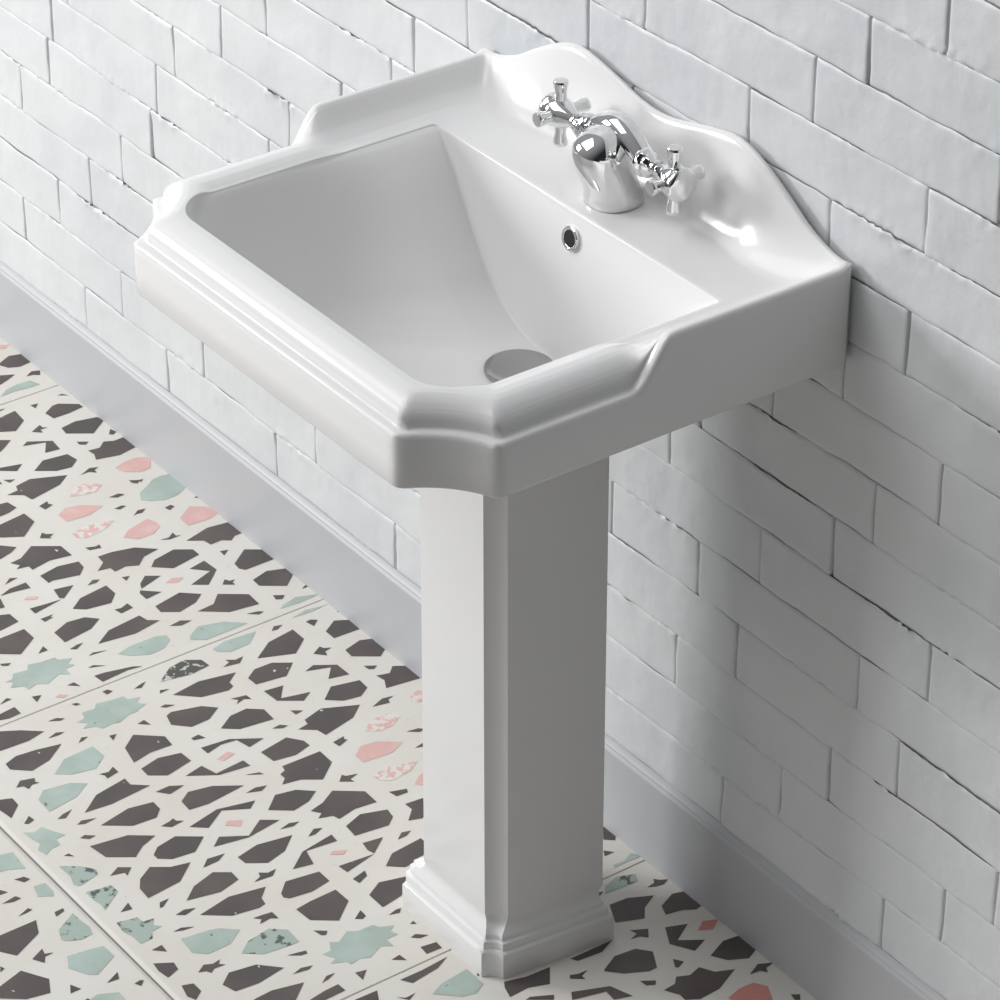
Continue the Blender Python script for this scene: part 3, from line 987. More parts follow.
d 2189,1111 2195,1072 2227,1098 2242,1043 2258,1068 2229,1108
d 2174,1174 2181,1144 2197,1143 2189,1154 2195,1174 2185,1164
d 2242,1238 2219,1203 2217,1167 2238,1142 2274,1144 2264,1211
d 2269,1105 2283,1086 2286,1104
d 2297,1163 2295,1145 2306,1134 2308,1146
d 2236,1298 2234,1281 2250,1276 2244,1297
d 2271,1299 2278,1244 2313,1191 2321,1227 2289,1234 2284,1265 2293,1298
d 2346,1219 2335,1157 2362,1137 2380,1136 2390,1172 2382,1215
d 2327,1366 2318,1327 2353,1318 2348,1258 2369,1256 2360,1316
d 2387,1279 2395,1254 2405,1250
d 2045,923 2044,911 2053,901 2066,918
d 2142,970 2129,947 2138,944 2145,931 2149,948 2162,952
d 2181,1014 2173,991 2198,954 2237,953 2227,993 2198,968
d 2230,916 2244,895 2250,906 2245,915
d 2278,1036 2250,1003 2264,948 2292,950 2308,975 2301,1009
d 2348,977 2337,948 2342,925 2346,940 2356,944
q 2362,903 2354,883 2359,868 2375,869 2390,883 2384,904
q 2403,1030 2381,1005 2381,963 2401,952 2418,981 2418,1009
p 2455,1087 2436,1064 2441,1032 2470,994 2486,1028 2480,1086
d 2397,1097 2393,1071 2401,1075 2406,1071 2414,1094
d 2448,971 2452,948 2462,937 2463,952
d 2498,987 2494,966 2499,961 2505,969
q 2523,1096 2515,1063 2529,1023 2531,1004 2550,1031 2555,1076 2540,1094
d 2422,1227 2417,1214 2404,1211 2406,1131 2446,1132 2480,1174 2457,1206 2450,1241 2437,1227
d 2502,1154 2488,1139 2495,1135 2502,1114 2508,1134 2518,1132
d 2544,1243 2536,1211 2517,1179 2553,1133 2591,1134 2585,1176 2593,1215 2579,1219 2570,1244 2561,1231
d 2617,1217 2603,1178 2620,1131 2643,1135 2659,1155 2649,1220
d 2603,1287 2590,1267 2597,1253 2605,1273
d 2664,1359 2633,1319 2622,1251 2643,1253 2635,1312 2673,1322
d 2674,1221 2681,1182 2710,1221 2696,1225
d 2703,1291 2711,1221 2726,1288
d 2579,1100 2590,1069 2600,1073 2598,1096
d 2625,1097 2629,1062 2645,1053 2666,1071 2677,1096 2668,1120 2645,1096
d 2702,1166 2689,1149 2694,1132 2702,1147
d 2751,1225 2728,1196 2722,1131 2742,1131 2773,1165 2773,1200
d 2747,1291 2740,1261 2754,1266 2763,1288
d 2708,1412 2685,1388 2696,1326 2728,1326 2735,1367 2728,1408 2719,1415
d 2800,1293 2781,1260 2795,1213 2817,1222 2834,1250 2841,1293
d 2839,1349 2825,1328 2843,1329 2847,1338
d 2864,1297 2859,1278 2861,1269 2870,1278
d 2905,1281 2901,1272 2911,1272
d 2935,1301 2932,1289 2947,1273 2946,1289
d 2965,1302 2970,1273 2988,1274 2986,1304
d 2759,1415 2755,1384 2754,1331 2792,1330 2827,1373 2797,1412 2785,1413
g 2885,1445 2884,1428 2865,1418 2874,1405 2858,1378 2869,1363 2870,1333 2881,1328 2892,1305 2901,1319 2915,1313 2915,1336 2936,1337 2924,1355 2939,1385 2930,1401 2935,1421 2924,1423 2913,1448 2906,1433
d 2964,1360 2961,1342 2980,1340
d 2946,1487 2935,1471 2937,1455 2944,1472
d 2956,1428 2961,1408 2979,1428
d 2970,1527 2965,1495 2964,1467 2984,1466 2985,1505 2984,1520
d 2336,1434 2335,1406 2349,1383 2357,1417
d 2387,1412 2370,1388 2380,1344 2412,1297 2421,1377 2416,1414
d 2433,1306 2429,1284 2436,1264 2444,1281
d 2458,1440 2443,1374 2461,1305 2476,1325 2451,1369 2480,1414
p 2491,1387 2482,1376 2495,1354 2509,1366
d 2531,1436 2512,1413 2540,1369 2513,1329 2534,1301 2544,1372
d 2557,1316 2551,1293 2558,1276 2563,1291
d 2580,1418 2570,1372 2583,1307 2613,1342 2624,1384 2602,1416
d 2427,1479 2424,1460 2420,1450 2429,1449 2437,1438 2440,1465
d 2533,1586 2514,1555 2535,1526 2544,1491 2579,1534 2586,1602 2555,1600
d 2570,1482 2553,1463 2558,1430 2569,1450
d 2630,1553 2604,1522 2590,1475 2609,1449 2633,1450 2644,1493
d 2655,1432 2648,1416 2637,1412 2647,1399 2646,1382 2659,1397
d 2676,1555 2663,1489 2677,1423 2699,1446 2716,1449 2719,1463 2710,1512
d 2652,1588 2648,1569 2656,1550 2662,1575
d 2688,1615 2686,1599 2697,1579 2695,1598
d 2607,1592 2607,1574 2621,1594 2620,1600
s 2803,1553 2783,1527 2775,1481 2796,1456 2834,1458 2834,1471 2827,1524
d 2736,1487 2738,1470 2741,1452 2762,1452 2754,1463 2756,1486 2747,1477
d 2803,1638 2791,1620 2798,1606 2795,1590 2804,1598 2812,1590 2810,1611 2817,1621 2808,1625
d 2853,1622 2833,1597 2842,1549 2876,1516 2885,1571 2880,1614
d 2852,1495 2860,1462 2868,1464 2866,1476
d 2899,1514 2893,1494 2899,1474 2904,1485
d 2915,1601 2913,1564 2927,1510 2956,1545 2959,1562 2936,1594
d 2937,895 2951,882 2951,903
d -964,878 -964,867 -950,858
d -962,944 -959,927 -945,941
d -915,935 -933,908 -934,894 -907,859 -892,858 -887,893 -887,931
d -983,1004 -982,993 -979,999 -978,1011
d -955,1020 -961,981 -916,985 -889,1020 -905,1048 -937,1051
d -867,995 -881,968 -869,968 -863,959 -864,976 -851,978
d -766,871 -782,858 -765,854 -759,865
d -877,1064 -864,1046 -845,1071 -835,1087 -852,1095
d -829,1038 -839,1022 -811,978 -774,982 -779,1014 -814,992 -824,1024
d -779,940 -765,920 -758,931 -766,941
d -731,1067 -756,1033 -748,980 -718,975 -699,998 -704,1030
d -782,1117 -769,1073 -751,1096 -772,1123 -784,1131
d -738,1135 -725,1114 -721,1130
d -662,999 -675,971 -668,955 -662,967 -651,968 -663,980
q -603,1058 -631,1034 -629,1006 -607,981 -589,1007 -594,1034
d -588,931 -575,911 -567,923 -575,931
d -556,997 -557,974 -547,965 -545,983
p -558,1112 -573,1087 -565,1058 -536,1022 -522,1062 -527,1110
d -513,1010 -515,992 -508,985 -504,1002
d -468,993 -481,975 -477,959 -468,972 -470,986
d -609,1126 -616,1104 -606,1107 -598,1101 -591,1122
p -412,1050 -429,1029 -439,993 -443,976 -421,968 -404,970 -389,994 -389,1028
q -485,1125 -491,1094 -484,1055 -476,1032 -460,1062 -452,1110 -466,1124
d -506,1184 -521,1171 -511,1166 -504,1154 -497,1167 -491,1165
d -595,1223 -603,1164 -565,1162 -529,1206 -554,1246 -583,1251
d -662,1185 -659,1170 -631,1165 -623,1186 -621,1208 -647,1208
d -424,1130 -416,1110 -418,1101 -405,1104 -411,1127
d -529,1260 -505,1237 -494,1255 -485,1285 -518,1284
d -389,1251 -398,1207 -389,1165 -366,1167 -346,1187 -360,1240 -357,1250
d -382,1126 -380,1095 -368,1051 -336,1016 -329,1053 -308,1077 -320,1099 -316,1126 -333,1127 -338,1152 -358,1128
d -402,1321 -416,1303 -409,1289 -405,1306
d -373,1348 -384,1321 -385,1285 -363,1287 -370,1322
d -366,1352 -334,1360 -335,1370 -359,1370
p -335,1319 -340,1307 -329,1289 -322,1298
d -302,1324 -298,1296 -294,1258 -290,1280 -281,1324
d -332,1254 -323,1215 -294,1253 -300,1260
d -306,1194 -317,1176 -310,1164 -304,1176
d -253,1258 -276,1228 -285,1165 -251,1165 -227,1188 -236,1238
d -292,1126 -287,1111 -276,1125
d -259,1325 -259,1298 -253,1307 -250,1302 -246,1323
d -316,1381 -308,1364 -276,1363 -269,1407 -299,1408
d -204,1195 -201,1181 -208,1164 -189,1163 -185,1191
d -204,1327 -220,1290 -215,1254 -194,1234 -174,1264 -164,1327
d -123,1279 -150,1240 -159,1167 -137,1163 -122,1144 -111,1204
d -247,1420 -248,1367 -211,1367 -178,1414 -202,1445 -230,1450
d -139,1331 -144,1313 -143,1300 -131,1321
d -161,1386 -177,1367 -160,1366
d -99,1314 -104,1302 -95,1276
d -66,1335 -68,1323 -53,1304
d -174,1461 -164,1443 -159,1452 -166,1462
d -457,927 -460,912 -451,908 -443,923
d -362,996 -359,978 -370,962 -356,963 -353,952 -352,979
d -329,956 -345,898 -338,854 -289,853 -288,870 -278,884 -290,899 -289,925 -309,928
d -240,1004 -248,966 -207,963 -171,1004 -191,1031 -210,976
p -225,1068 -233,1048 -221,1029 -213,1047
d -251,1109 -270,1087 -252,1062 -235,1116
d -232,1121 -203,1090 -199,1127 -223,1127
d -259,923 -253,907 -241,924
d -156,982 -169,969 -159,964 -157,953 -151,962 -141,962
d -168,1126 -181,1064 -152,1032 -134,1056 -124,1098 -145,1128
d -68,924 -55,905 -46,916 -52,927
d -44,999 -38,976 -31,968 -28,981
d -95,1139 -99,1113 -86,1095 -83,1120
g -116,1483 -117,1467 -132,1457 -126,1430 -141,1420 -134,1398 -132,1368 -122,1367 -111,1343 -100,1360 -89,1349 -88,1370 -67,1372 -80,1389 -65,1421 -77,1438 -70,1459 -84,1461 -94,1483 -108,1471
d -40,1395 -41,1380 -23,1376
d -37,1339 -35,1319 -21,1265 -11,1250 -16,1279 -11,1336
p -20,1432 -24,1421 -12,1409 -9,1420
d -47,1466 -41,1449 -26,1467
d -59,1526 -70,1506 -62,1499
d -33,1541 -37,1508 -13,1508 -11,1533 -16,1550 -31,1555
g -73,1266 -81,1233 -81,1182 -73,1160 -55,1163 -38,1185 -35,1219 -54,1251
d 16,1353 15,1342 25,1336 29,1350
d 42,1300 36,1282 35,1271 48,1288
d 16,1419 19,1409 26,1405 26,1415
d 38,1481 38,1464 48,1451 50,1461
g 71,1440 69,1422 51,1417 54,1392 42,1382 49,1352 51,1329 64,1327 71,1304 83,1321 96,1308 102,1326 107,1332 107,1353 118,1376 113,1391 116,1412 103,1418 95,1441 86,1425
d 141,1353 137,1337 157,1335
d 84,1507 77,1487 84,1473 87,1486
d 129,1470 117,1457 122,1446 127,1459
d 142,1414 145,1400 159,1415
d 14,1567 33,1535 61,1502 70,1539 67,1597 37,1600
d 107,1608 97,1581 102,1541 113,1496 143,1538 153,1580 126,1610
g 185,1553 156,1516 152,1454 190,1453 214,1484 204,1527
d 191,1410 165,1377 203,1333 233,1336 230,1381 239,1420
d 262,1419 252,1378 263,1336 294,1334 307,1391 286,1420
d 180,1628 166,1612 174,1587 185,1592 191,1586 189,1601 197,1612 184,1615
g 234,1614 215,1593 224,1543 243,1519 266,1554 276,1616
d 194,1669 203,1649 226,1650 253,1679 221,1684 208,1686
d 303,1615 296,1601 293,1580 309,1602
d 232,1488 236,1471 227,1457 246,1457 252,1483 241,1482
d 363,1563 349,1499 359,1453 383,1454 401,1472 397,1518
d 337,1595 331,1583 340,1558 343,1583
d 373,1611 370,1600 383,1585 385,1599
d 280,1669 265,1651 281,1649 285,1663
d 403,1609 415,1539 444,1501 457,1535 476,1560 446,1602
g 301,1683 312,1668 306,1649 328,1639 350,1626 351,1646 369,1648 370,1666 380,1682 360,1687 346,1675 326,1680
d 400,1659 399,1649 412,1645
s 420,1681 442,1651 465,1633 479,1638 489,1679 479,1686 457,1679
d 495,1623 482,1600 496,1581 512,1599 502,1598
s 509,1680 515,1659 517,1635 540,1634 557,1659 571,1678 554,1676 537,1680
d 591,1660 576,1636 595,1639
s 611,1680 619,1644 635,1642 638,1623 652,1633 664,1623 666,1644 682,1652 683,1676 657,1677 638,1683
d 708,1670 706,1649 726,1651
d 739,1686 757,1657 776,1660 785,1685 761,1689
d 815,1678 822,1659 846,1659 860,1678 844,1685
g -44,1126 -62,1096 -47,1048 -16,1014 -15,1068 -15,1108 -32,1132
g 19,1115 9,1084 16,1016 44,1049 46,1092 31,1112
d 33,992 22,980 27,964 35,980
d 93,1063 61,1017 52,957 91,957 122,996
k 52,1251 23,1212 17,1177 36,1150 60,1148 65,1189 56,1232
d 80,1130 73,1113 62,1114 73,1099 72,1081 87,1098
d 101,1253 92,1192 108,1120 128,1147 143,1148 149,1162 138,1214
d 74,1264 81,1248 83,1270
d 120,1292 118,1281 130,1266 128,1284
d 137,1112 120,1087 121,1049 144,1017 173,1050 163,1111
d 189,1111 195,1072 227,1098 242,1043 258,1068 229,1108
d 174,1174 181,1144 197,1143 189,1154 195,1174 185,1164
d 242,1238 219,1203 217,1167 238,1142 274,1144 264,1211
d 269,1105 283,1086 286,1104
d 297,1163 295,1145 306,1134 308,1146
d 236,1298 234,1281 250,1276 244,1297
d 271,1299 278,1244 313,1191 321,1227 289,1234 284,1265 293,1298
d 346,1219 335,1157 362,1137 380,1136 390,1172 382,1215
d 327,1366 318,1327 353,1318 348,1258 369,1256 360,1316
d 387,1279 395,1254 405,1250
d 45,923 44,911 53,901 66,918
d 142,970 129,947 138,944 145,931 149,948 162,952
d 181,1014 173,991 198,954 237,953 227,993 198,968
d 230,916 244,895 250,906 245,915
d 278,1036 250,1003 264,948 292,950 308,975 301,1009
d 348,977 337,948 342,925 346,940 356,944
q 362,903 354,883 359,868 375,869 390,883 384,904
q 403,1030 381,1005 381,963 401,952 418,981 418,1009
p 455,1087 436,1064 441,1032 470,994 486,1028 480,1086
d 397,1097 393,1071 401,1075 406,1071 414,1094
d 448,971 452,948 462,937 463,952
d 498,987 494,966 499,961 505,969
q 523,1096 515,1063 529,1023 531,1004 550,1031 555,1076 540,1094
d 422,1227 417,1214 404,1211 406,1131 446,1132 480,1174 457,1206 450,1241 437,1227
d 502,1154 488,1139 495,1135 502,1114 508,1134 518,1132
d 544,1243 536,1211 517,1179 553,1133 591,1134 585,1176 593,1215 579,1219 570,1244 561,1231
d 617,1217 603,1178 620,1131 643,1135 659,1155 649,1220
d 603,1287 590,1267 597,1253 605,1273
d 664,1359 633,1319 622,1251 643,1253 635,1312 673,1322
d 674,1221 681,1182 710,1221 696,1225
d 703,1291 711,1221 726,1288
d 579,1100 590,1069 600,1073 598,1096
d 625,1097 629,1062 645,1053 666,1071 677,1096 668,1120 645,1096
d 702,1166 689,1149 694,1132 702,1147
d 751,1225 728,1196 722,1131 742,1131 773,1165 773,1200
d 747,1291 740,1261 754,1266 763,1288
d 708,1412 685,1388 696,1326 728,1326 735,1367 728,1408 719,1415
d 800,1293 781,1260 795,1213 817,1222 834,1250 841,1293
d 839,1349 825,1328 843,1329 847,1338
d 864,1297 859,1278 861,1269 870,1278
d 905,1281 901,1272 911,1272
d 935,1301 932,1289 947,1273 946,1289
d 965,1302 970,1273 988,1274 986,1304
d 759,1415 755,1384 754,1331 792,1330 827,1373 797,1412 785,1413
g 885,1445 884,1428 865,1418 874,1405 858,1378 869,1363 870,1333 881,1328 892,1305 901,1319 915,1313 915,1336 936,1337 924,1355 939,1385 930,1401 935,1421 924,1423 913,1448 906,1433
d 964,1360 961,1342 980,1340
d 946,1487 935,1471 937,1455 944,1472
d 956,1428 961,1408 979,1428
d 970,1527 965,1495 964,1467 984,1466 985,1505 984,1520
d 336,1434 335,1406 349,1383 357,1417
d 387,1412 370,1388 380,1344 412,1297 421,1377 416,1414
d 433,1306 429,1284 436,1264 444,1281
d 458,1440 443,1374 461,1305 476,1325 451,1369 480,1414
p 491,1387 482,1376 495,1354 509,1366
d 531,1436 512,1413 540,1369 513,1329 534,1301 544,1372
d 557,1316 551,1293 558,1276 563,1291
d 580,1418 570,1372 583,1307 613,1342 624,1384 602,1416
d 427,1479 424,1460 420,1450 429,1449 437,1438 440,1465
d 533,1586 514,1555 535,1526 544,1491 579,1534 586,1602 555,1600
d 570,1482 553,1463 558,1430 569,1450
d 630,1553 604,1522 590,1475 609,1449 633,1450 644,1493
d 655,1432 648,1416 637,1412 647,1399 646,1382 659,1397
d 676,1555 663,1489 677,1423 699,1446 716,1449 719,1463 710,1512
d 652,1588 648,1569 656,1550 662,1575
d 688,1615 686,1599 697,1579 695,1598
d 607,1592 607,1574 621,1594 620,1600
s 803,1553 783,1527 775,1481 796,1456 834,1458 834,1471 827,1524
d 736,1487 738,1470 741,1452 762,1452 754,1463 756,1486 747,1477
d 803,1638 791,1620 798,1606 795,1590 804,1598 812,1590 810,1611 817,1621 808,1625
d 853,1622 833,1597 842,1549 876,1516 885,1571 880,1614
d 852,1495 860,1462 868,1464 866,1476
d 899,1514 893,1494 899,1474 904,1485
d 915,1601 913,1564 927,1510 956,1545 959,1562 936,1594
d 937,895 951,882 951,903
d 2036,878 2036,867 2050,858
d 2038,944 2041,927 2055,941
d 2085,935 2067,908 2066,894 2093,859 2108,858 2113,893 2113,931
d 2017,1004 2018,993 2021,999 2022,1011
d 2234,871 2218,858 2235,854 2241,865
d 2221,940 2235,920 2242,931 2234,941
d 2262,1135 2275,1114 2279,1130
d 2412,931 2425,911 2433,923 2425,931
d 2487,1010 2485,992 2492,985 2496,1002
d 2532,993 2519,975 2523,959 2532,972 2530,986
d 2391,1126 2384,1104 2394,1107 2402,1101 2409,1122
p 2588,1050 2571,1029 2561,993 2557,976 2579,968 2596,970 2611,994 2611,1028
d 2494,1184 2479,1171 2489,1166 2496,1154 2503,1167 2509,1165
d 2576,1130 2584,1110 2582,1101 2595,1104 2589,1127
d 2708,1126 2713,1111 2724,1125
d 2741,1325 2741,1298 2747,1307 2750,1302 2754,1323
d 2796,1195 2799,1181 2792,1164 2811,1163 2815,1191
d 2839,1386 2823,1367 2840,1366
d 2543,927 2540,912 2549,908 2557,923
d 2638,996 2641,978 2630,962 2644,963 2647,952 2648,979
d 2671,956 2655,898 2662,854 2711,853 2712,870 2722,884 2710,899 2711,925 2691,928
d 2711,1061 2693,1043 2683,993 2705,962 2728,962 2740,1028
d 2760,1004 2752,966 2793,963 2829,1004 2809,1031 2790,976
p 2775,1068 2767,1048 2779,1029 2787,1047
d 2749,1109 2730,1087 2748,1062 2765,1116
d 2768,1121 2797,1090 2801,1127 2777,1127
d 2741,923 2747,907 2759,924
d 2844,982 2831,969 2841,964 2843,953 2849,962 2859,962
d 2832,1126 2819,1064 2848,1032 2866,1056 2876,1098 2855,1128
d 2932,924 2945,905 2954,916 2948,927
d 2956,999 2962,976 2969,968 2972,981
d 2905,1139 2901,1113 2914,1095 2917,1120
d 2960,1395 2959,1380 2977,1376
p 2980,1432 2976,1421 2988,1409 2991,1420
d 2953,1466 2959,1449 2974,1467
g 2927,1266 2919,1233 2919,1182 2927,1160 2945,1163 2962,1185 2965,1219 2946,1251
d 3016,1353 3015,1342 3025,1336 3029,1350
d 3042,1300 3036,1282 3035,1271 3048,1288
d 3016,1419 3019,1409 3026,1405 3026,1415
d 3038,1481 3038,1464 3048,1451 3050,1461
g 3071,1440 3069,1422 3051,1417 3054,1392 3042,1382 3049,1352 3051,1329 3064,1327 3071,1304 3083,1321 3096,1308 3102,1326 3107,1332 3107,1353 3118,1376 3113,1391 3116,1412 3103,1418 3095,1441 3086,1425
d 3141,1353 3137,1337 3157,1335
d 3084,1507 3077,1487 3084,1473 3087,1486
d 3129,1470 3117,1457 3122,1446 3127,1459
d 3142,1414 3145,1400 3159,1415
d 3014,1567 3033,1535 3061,1502 3070,1539 3067,1597 3037,1600
d 3107,1608 3097,1581 3102,1541 3113,1496 3143,1538 3153,1580 3126,1610
g 3185,1553 3156,1516 3152,1454 3190,1453 3214,1484 3204,1527
d 3180,1628 3166,1612 3174,1587 3185,1592 3191,1586 3189,1601 3197,1612 3184,1615
g 2956,1126 2938,1096 2953,1048 2984,1014 2985,1068 2985,1108 2968,1132
g 3019,1115 3009,1084 3016,1016 3044,1049 3046,1092 3031,1112
d 3033,992 3022,980 3027,964 3035,980
d 3093,1063 3061,1017 3052,957 3091,957 3122,996
k 3052,1251 3023,1212 3017,1177 3036,1150 3060,1148 3065,1189 3056,1232
d 3080,1130 3073,1113 3062,1114 3073,1099 3072,1081 3087,1098
d 3101,1253 3092,1192 3108,1120 3128,1147 3143,1148 3149,1162 3138,1214
d 3074,1264 3081,1248 3083,1270
d 3120,1292 3118,1281 3130,1266 3128,1284
d 3137,1112 3120,1087 3121,1049 3144,1017 3173,1050 3163,1111
d 3174,1174 3181,1144 3197,1143 3189,1154 3195,1174 3185,1164
d 3045,923 3044,911 3053,901 3066,918
d 3142,970 3129,947 3138,944 3145,931 3149,948 3162,952
d -1204,1195 -1201,1181 -1208,1164 -1189,1163 -1185,1191
d -1204,1327 -1220,1290 -1215,1254 -1194,1234 -1174,1264 -1164,1327
d -1123,1279 -1150,1240 -1159,1167 -1137,1163 -1122,1144 -1111,1204
d -1139,1331 -1144,1313 -1143,1300 -1131,1321
d -1161,1386 -1177,1367 -1160,1366
d -1099,1314 -1104,1302 -1095,1276
d -1066,1335 -1068,1323 -1053,1304
d -1174,1461 -1164,1443 -1159,1452 -1166,1462
d -1156,982 -1169,969 -1159,964 -1157,953 -1151,962 -1141,962
d -1168,1126 -1181,1064 -1152,1032 -1134,1056 -1124,1098 -1145,1128
d -1068,924 -1055,905 -1046,916 -1052,927
d -1044,999 -1038,976 -1031,968 -1028,981
d -1095,1139 -1099,1113 -1086,1095 -1083,1120
g -1116,1483 -1117,1467 -1132,1457 -1126,1430 -1141,1420 -1134,1398 -1132,1368 -1122,1367 -1111,1343 -1100,1360 -1089,1349 -1088,1370 -1067,1372 -1080,1389 -1065,1421 -1077,1438 -1070,1459 -1084,1461 -1094,1483 -1108,1471
d -1040,1395 -1041,1380 -1023,1376
d -1037,1339 -1035,1319 -1021,1265 -1011,1250 -1016,1279 -1011,1336
p -1020,1432 -1024,1421 -1012,1409 -1009,1420
d -1047,1466 -1041,1449 -1026,1467
d -1059,1526 -1070,1506 -1062,1499
d -1033,1541 -1037,1508 -1013,1508 -1011,1533 -1016,1550 -1031,1555
g -1073,1266 -1081,1233 -1081,1182 -1073,1160 -1055,1163 -1038,1185 -1035,1219 -1054,1251
d -984,1353 -985,1342 -975,1336 -971,1350
d -958,1300 -964,1282 -965,1271 -952,1288
d -984,1419 -981,1409 -974,1405 -974,1415
d -962,1481 -962,1464 -952,1451 -950,1461
g -929,1440 -931,1422 -949,1417 -946,1392 -958,1382 -951,1352 -949,1329 -936,1327 -929,1304 -917,1321 -904,1308 -898,1326 -893,1332 -893,1353 -882,1376 -887,1391 -884,1412 -897,1418 -905,1441 -914,1425
d -859,1353 -863,1337 -843,1335
d -916,1507 -923,1487 -916,1473 -913,1486
d -871,1470 -883,1457 -878,1446 -873,1459
d -858,1414 -855,1400 -841,1415
d -986,1567 -967,1535 -939,1502 -930,1539 -933,1597 -963,1600
d -893,1608 -903,1581 -898,1541 -887,1496 -857,1538 -847,1580 -874,1610
g -815,1553 -844,1516 -848,1454 -810,1453 -786,1484 -796,1527
d -809,1410 -835,1377 -797,1333 -767,1336 -770,1381 -761,1420
d -738,1419 -748,1378 -737,1336 -706,1334 -693,1391 -714,1420
d -820,1628 -834,1612 -826,1587 -815,1592 -809,1586 -811,1601 -803,1612 -816,1615
g -766,1614 -785,1593 -776,1543 -757,1519 -734,1554 -724,1616
d -806,1669 -797,1649 -774,1650 -747,1679 -779,1684 -792,1686
d -697,1615 -704,1601 -707,1580 -691,1602
d -768,1488 -764,1471 -773,1457 -754,1457 -748,1483 -759,1482
d -637,1563 -651,1499 -641,1453 -617,1454 -599,1472 -603,1518
d -663,1595 -669,1583 -660,1558 -657,1583
d -627,1611 -630,1600 -617,1585 -615,1599
d -720,1669 -735,1651 -719,1649 -715,1663
d -597,1609 -585,1539 -556,1501 -543,1535 -524,1560 -554,1602
g -699,1683 -688,1668 -694,1649 -672,1639 -650,1626 -649,1646 -631,1648 -630,1666 -620,1682 -640,1687 -654,1675 -674,1680
d -600,1659 -601,1649 -588,1645
s -580,1681 -558,1651 -535,1633 -521,1638 -511,1679 -521,1686 -543,1679
d -505,1623 -518,1600 -504,1581 -488,1599 -498,1598
s -491,1680 -485,1659 -483,1635 -460,1634 -443,1659 -429,1678 -446,1676 -463,1680
d -409,1660 -424,1636 -405,1639
s -389,1680 -381,1644 -365,1642 -362,1623 -348,1633 -336,1623 -334,1644 -318,1652 -317,1676 -343,1677 -362,1683
d -292,1670 -294,1649 -274,1651
d -261,1686 -243,1657 -224,1660 -215,1685 -239,1689
d -185,1678 -178,1659 -154,1659 -140,1678 -156,1685
g -1044,1126 -1062,1096 -1047,1048 -1016,1014 -1015,1068 -1015,1108 -1032,1132
d -967,992 -978,980 -973,964 -965,980
k -948,1251 -977,1212 -983,1177 -964,1150 -940,1148 -935,1189 -944,1232
d -920,1130 -927,1113 -938,1114 -927,1099 -928,1081 -913,1098
d -899,1253 -908,1192 -892,1120 -872,1147 -857,1148 -851,1162 -862,1214
d -926,1264 -919,1248 -917,1270
d -880,1292 -882,1281 -870,1266 -872,1284
d -826,1174 -819,1144 -803,1143 -811,1154 -805,1174 -815,1164
d -758,1238 -781,1203 -783,1167 -762,1142 -726,1144 -736,1211
d -731,1105 -717,1086 -714,1104
d -703,1163 -705,1145 -694,1134 -692,1146
d -764,1298 -766,1281 -750,1276 -756,1297
d -729,1299 -722,1244 -687,1191 -679,1227 -711,1234 -716,1265 -707,1298
d -673,1366 -682,1327 -647,1318 -652,1258 -631,1256 -640,1316
d -613,1279 -605,1254 -595,1250
d -955,923 -956,911 -947,901 -934,918
d -770,916 -756,895 -750,906 -755,915
q -638,903 -646,883 -641,868 -625,869 -610,883 -616,904
d -603,1097 -607,1071 -599,1075 -594,1071 -586,1094
d -502,987 -506,966 -501,961 -495,969
d -456,1243 -464,1211 -483,1179 -447,1133 -409,1134 -415,1176 -407,1215 -421,1219 -430,1244 -439,1231
d -397,1287 -410,1267 -403,1253 -395,1273
d -421,1100 -410,1069 -400,1073 -402,1096
d -298,1166 -311,1149 -306,1132 -298,1147
d -253,1291 -260,1261 -246,1266 -237,1288
d -161,1349 -175,1328 -157,1329 -153,1338
d -65,1301 -68,1289 -53,1273 -54,1289
d -177,1423 -162,1404 -154,1412 -158,1419
d -36,1360 -39,1342 -20,1340
d -54,1487 -65,1471 -63,1455 -56,1472
d -44,1428 -39,1408 -21,1428
d -664,1434 -665,1406 -651,1383 -643,1417
d -613,1412 -630,1388 -620,1344 -588,1297 -579,1377 -584,1414
d -567,1306 -571,1284 -564,1264 -556,1281
d -542,1440 -557,1374 -539,1305 -524,1325 -549,1369 -520,1414
p -509,1387 -518,1376 -505,1354 -491,1366
d -469,1436 -488,1413 -460,1369 -487,1329 -466,1301 -456,1372
d -443,1316 -449,1293 -442,1276 -437,1291
d -573,1479 -576,1460 -580,1450 -571,1449 -563,1438 -560,1465
d -467,1586 -486,1555 -465,1526 -456,1491 -421,1534 -414,1602 -445,1600
d -430,1482 -447,1463 -442,1430 -431,1450
d -370,1553 -396,1522 -410,1475 -391,1449 -367,1450 -356,1493
d -345,1432 -352,1416 -363,1412 -353,1399 -354,1382 -341,1397
d -324,1555 -337,1489 -323,1423 -301,1446 -284,1449 -281,1463 -290,1512
d -348,1588 -352,1569 -344,1550 -338,1575
d -312,1615 -314,1599 -303,1579 -305,1598
d -393,1592 -393,1574 -379,1594 -380,1600
d -264,1487 -262,1470 -259,1452 -238,1452 -246,1463 -244,1486 -253,1477
d -197,1638 -209,1620 -202,1606 -205,1590 -196,1598 -188,1590 -190,1611 -183,1621 -192,1625
d -147,1622 -167,1597 -158,1549 -124,1516 -115,1571 -120,1614
d -63,895 -49,882 -49,903
d 3036,878 3036,867 3050,858
d 3038,944 3041,927 3055,941
d 3085,935 3067,908 3066,894 3093,859 3108,858 3113,893 3113,931
d 3017,1004 3018,993 3021,999 3022,1011
d -1185,1678 -1178,1659 -1154,1659 -1140,1678 -1156,1685
d -1161,1349 -1175,1328 -1157,1329 -1153,1338
d -1065,1301 -1068,1289 -1053,1273 -1054,1289
d -1177,1423 -1162,1404 -1154,1412 -1158,1419
d -1036,1360 -1039,1342 -1020,1340
d -1054,1487 -1065,1471 -1063,1455 -1056,1472
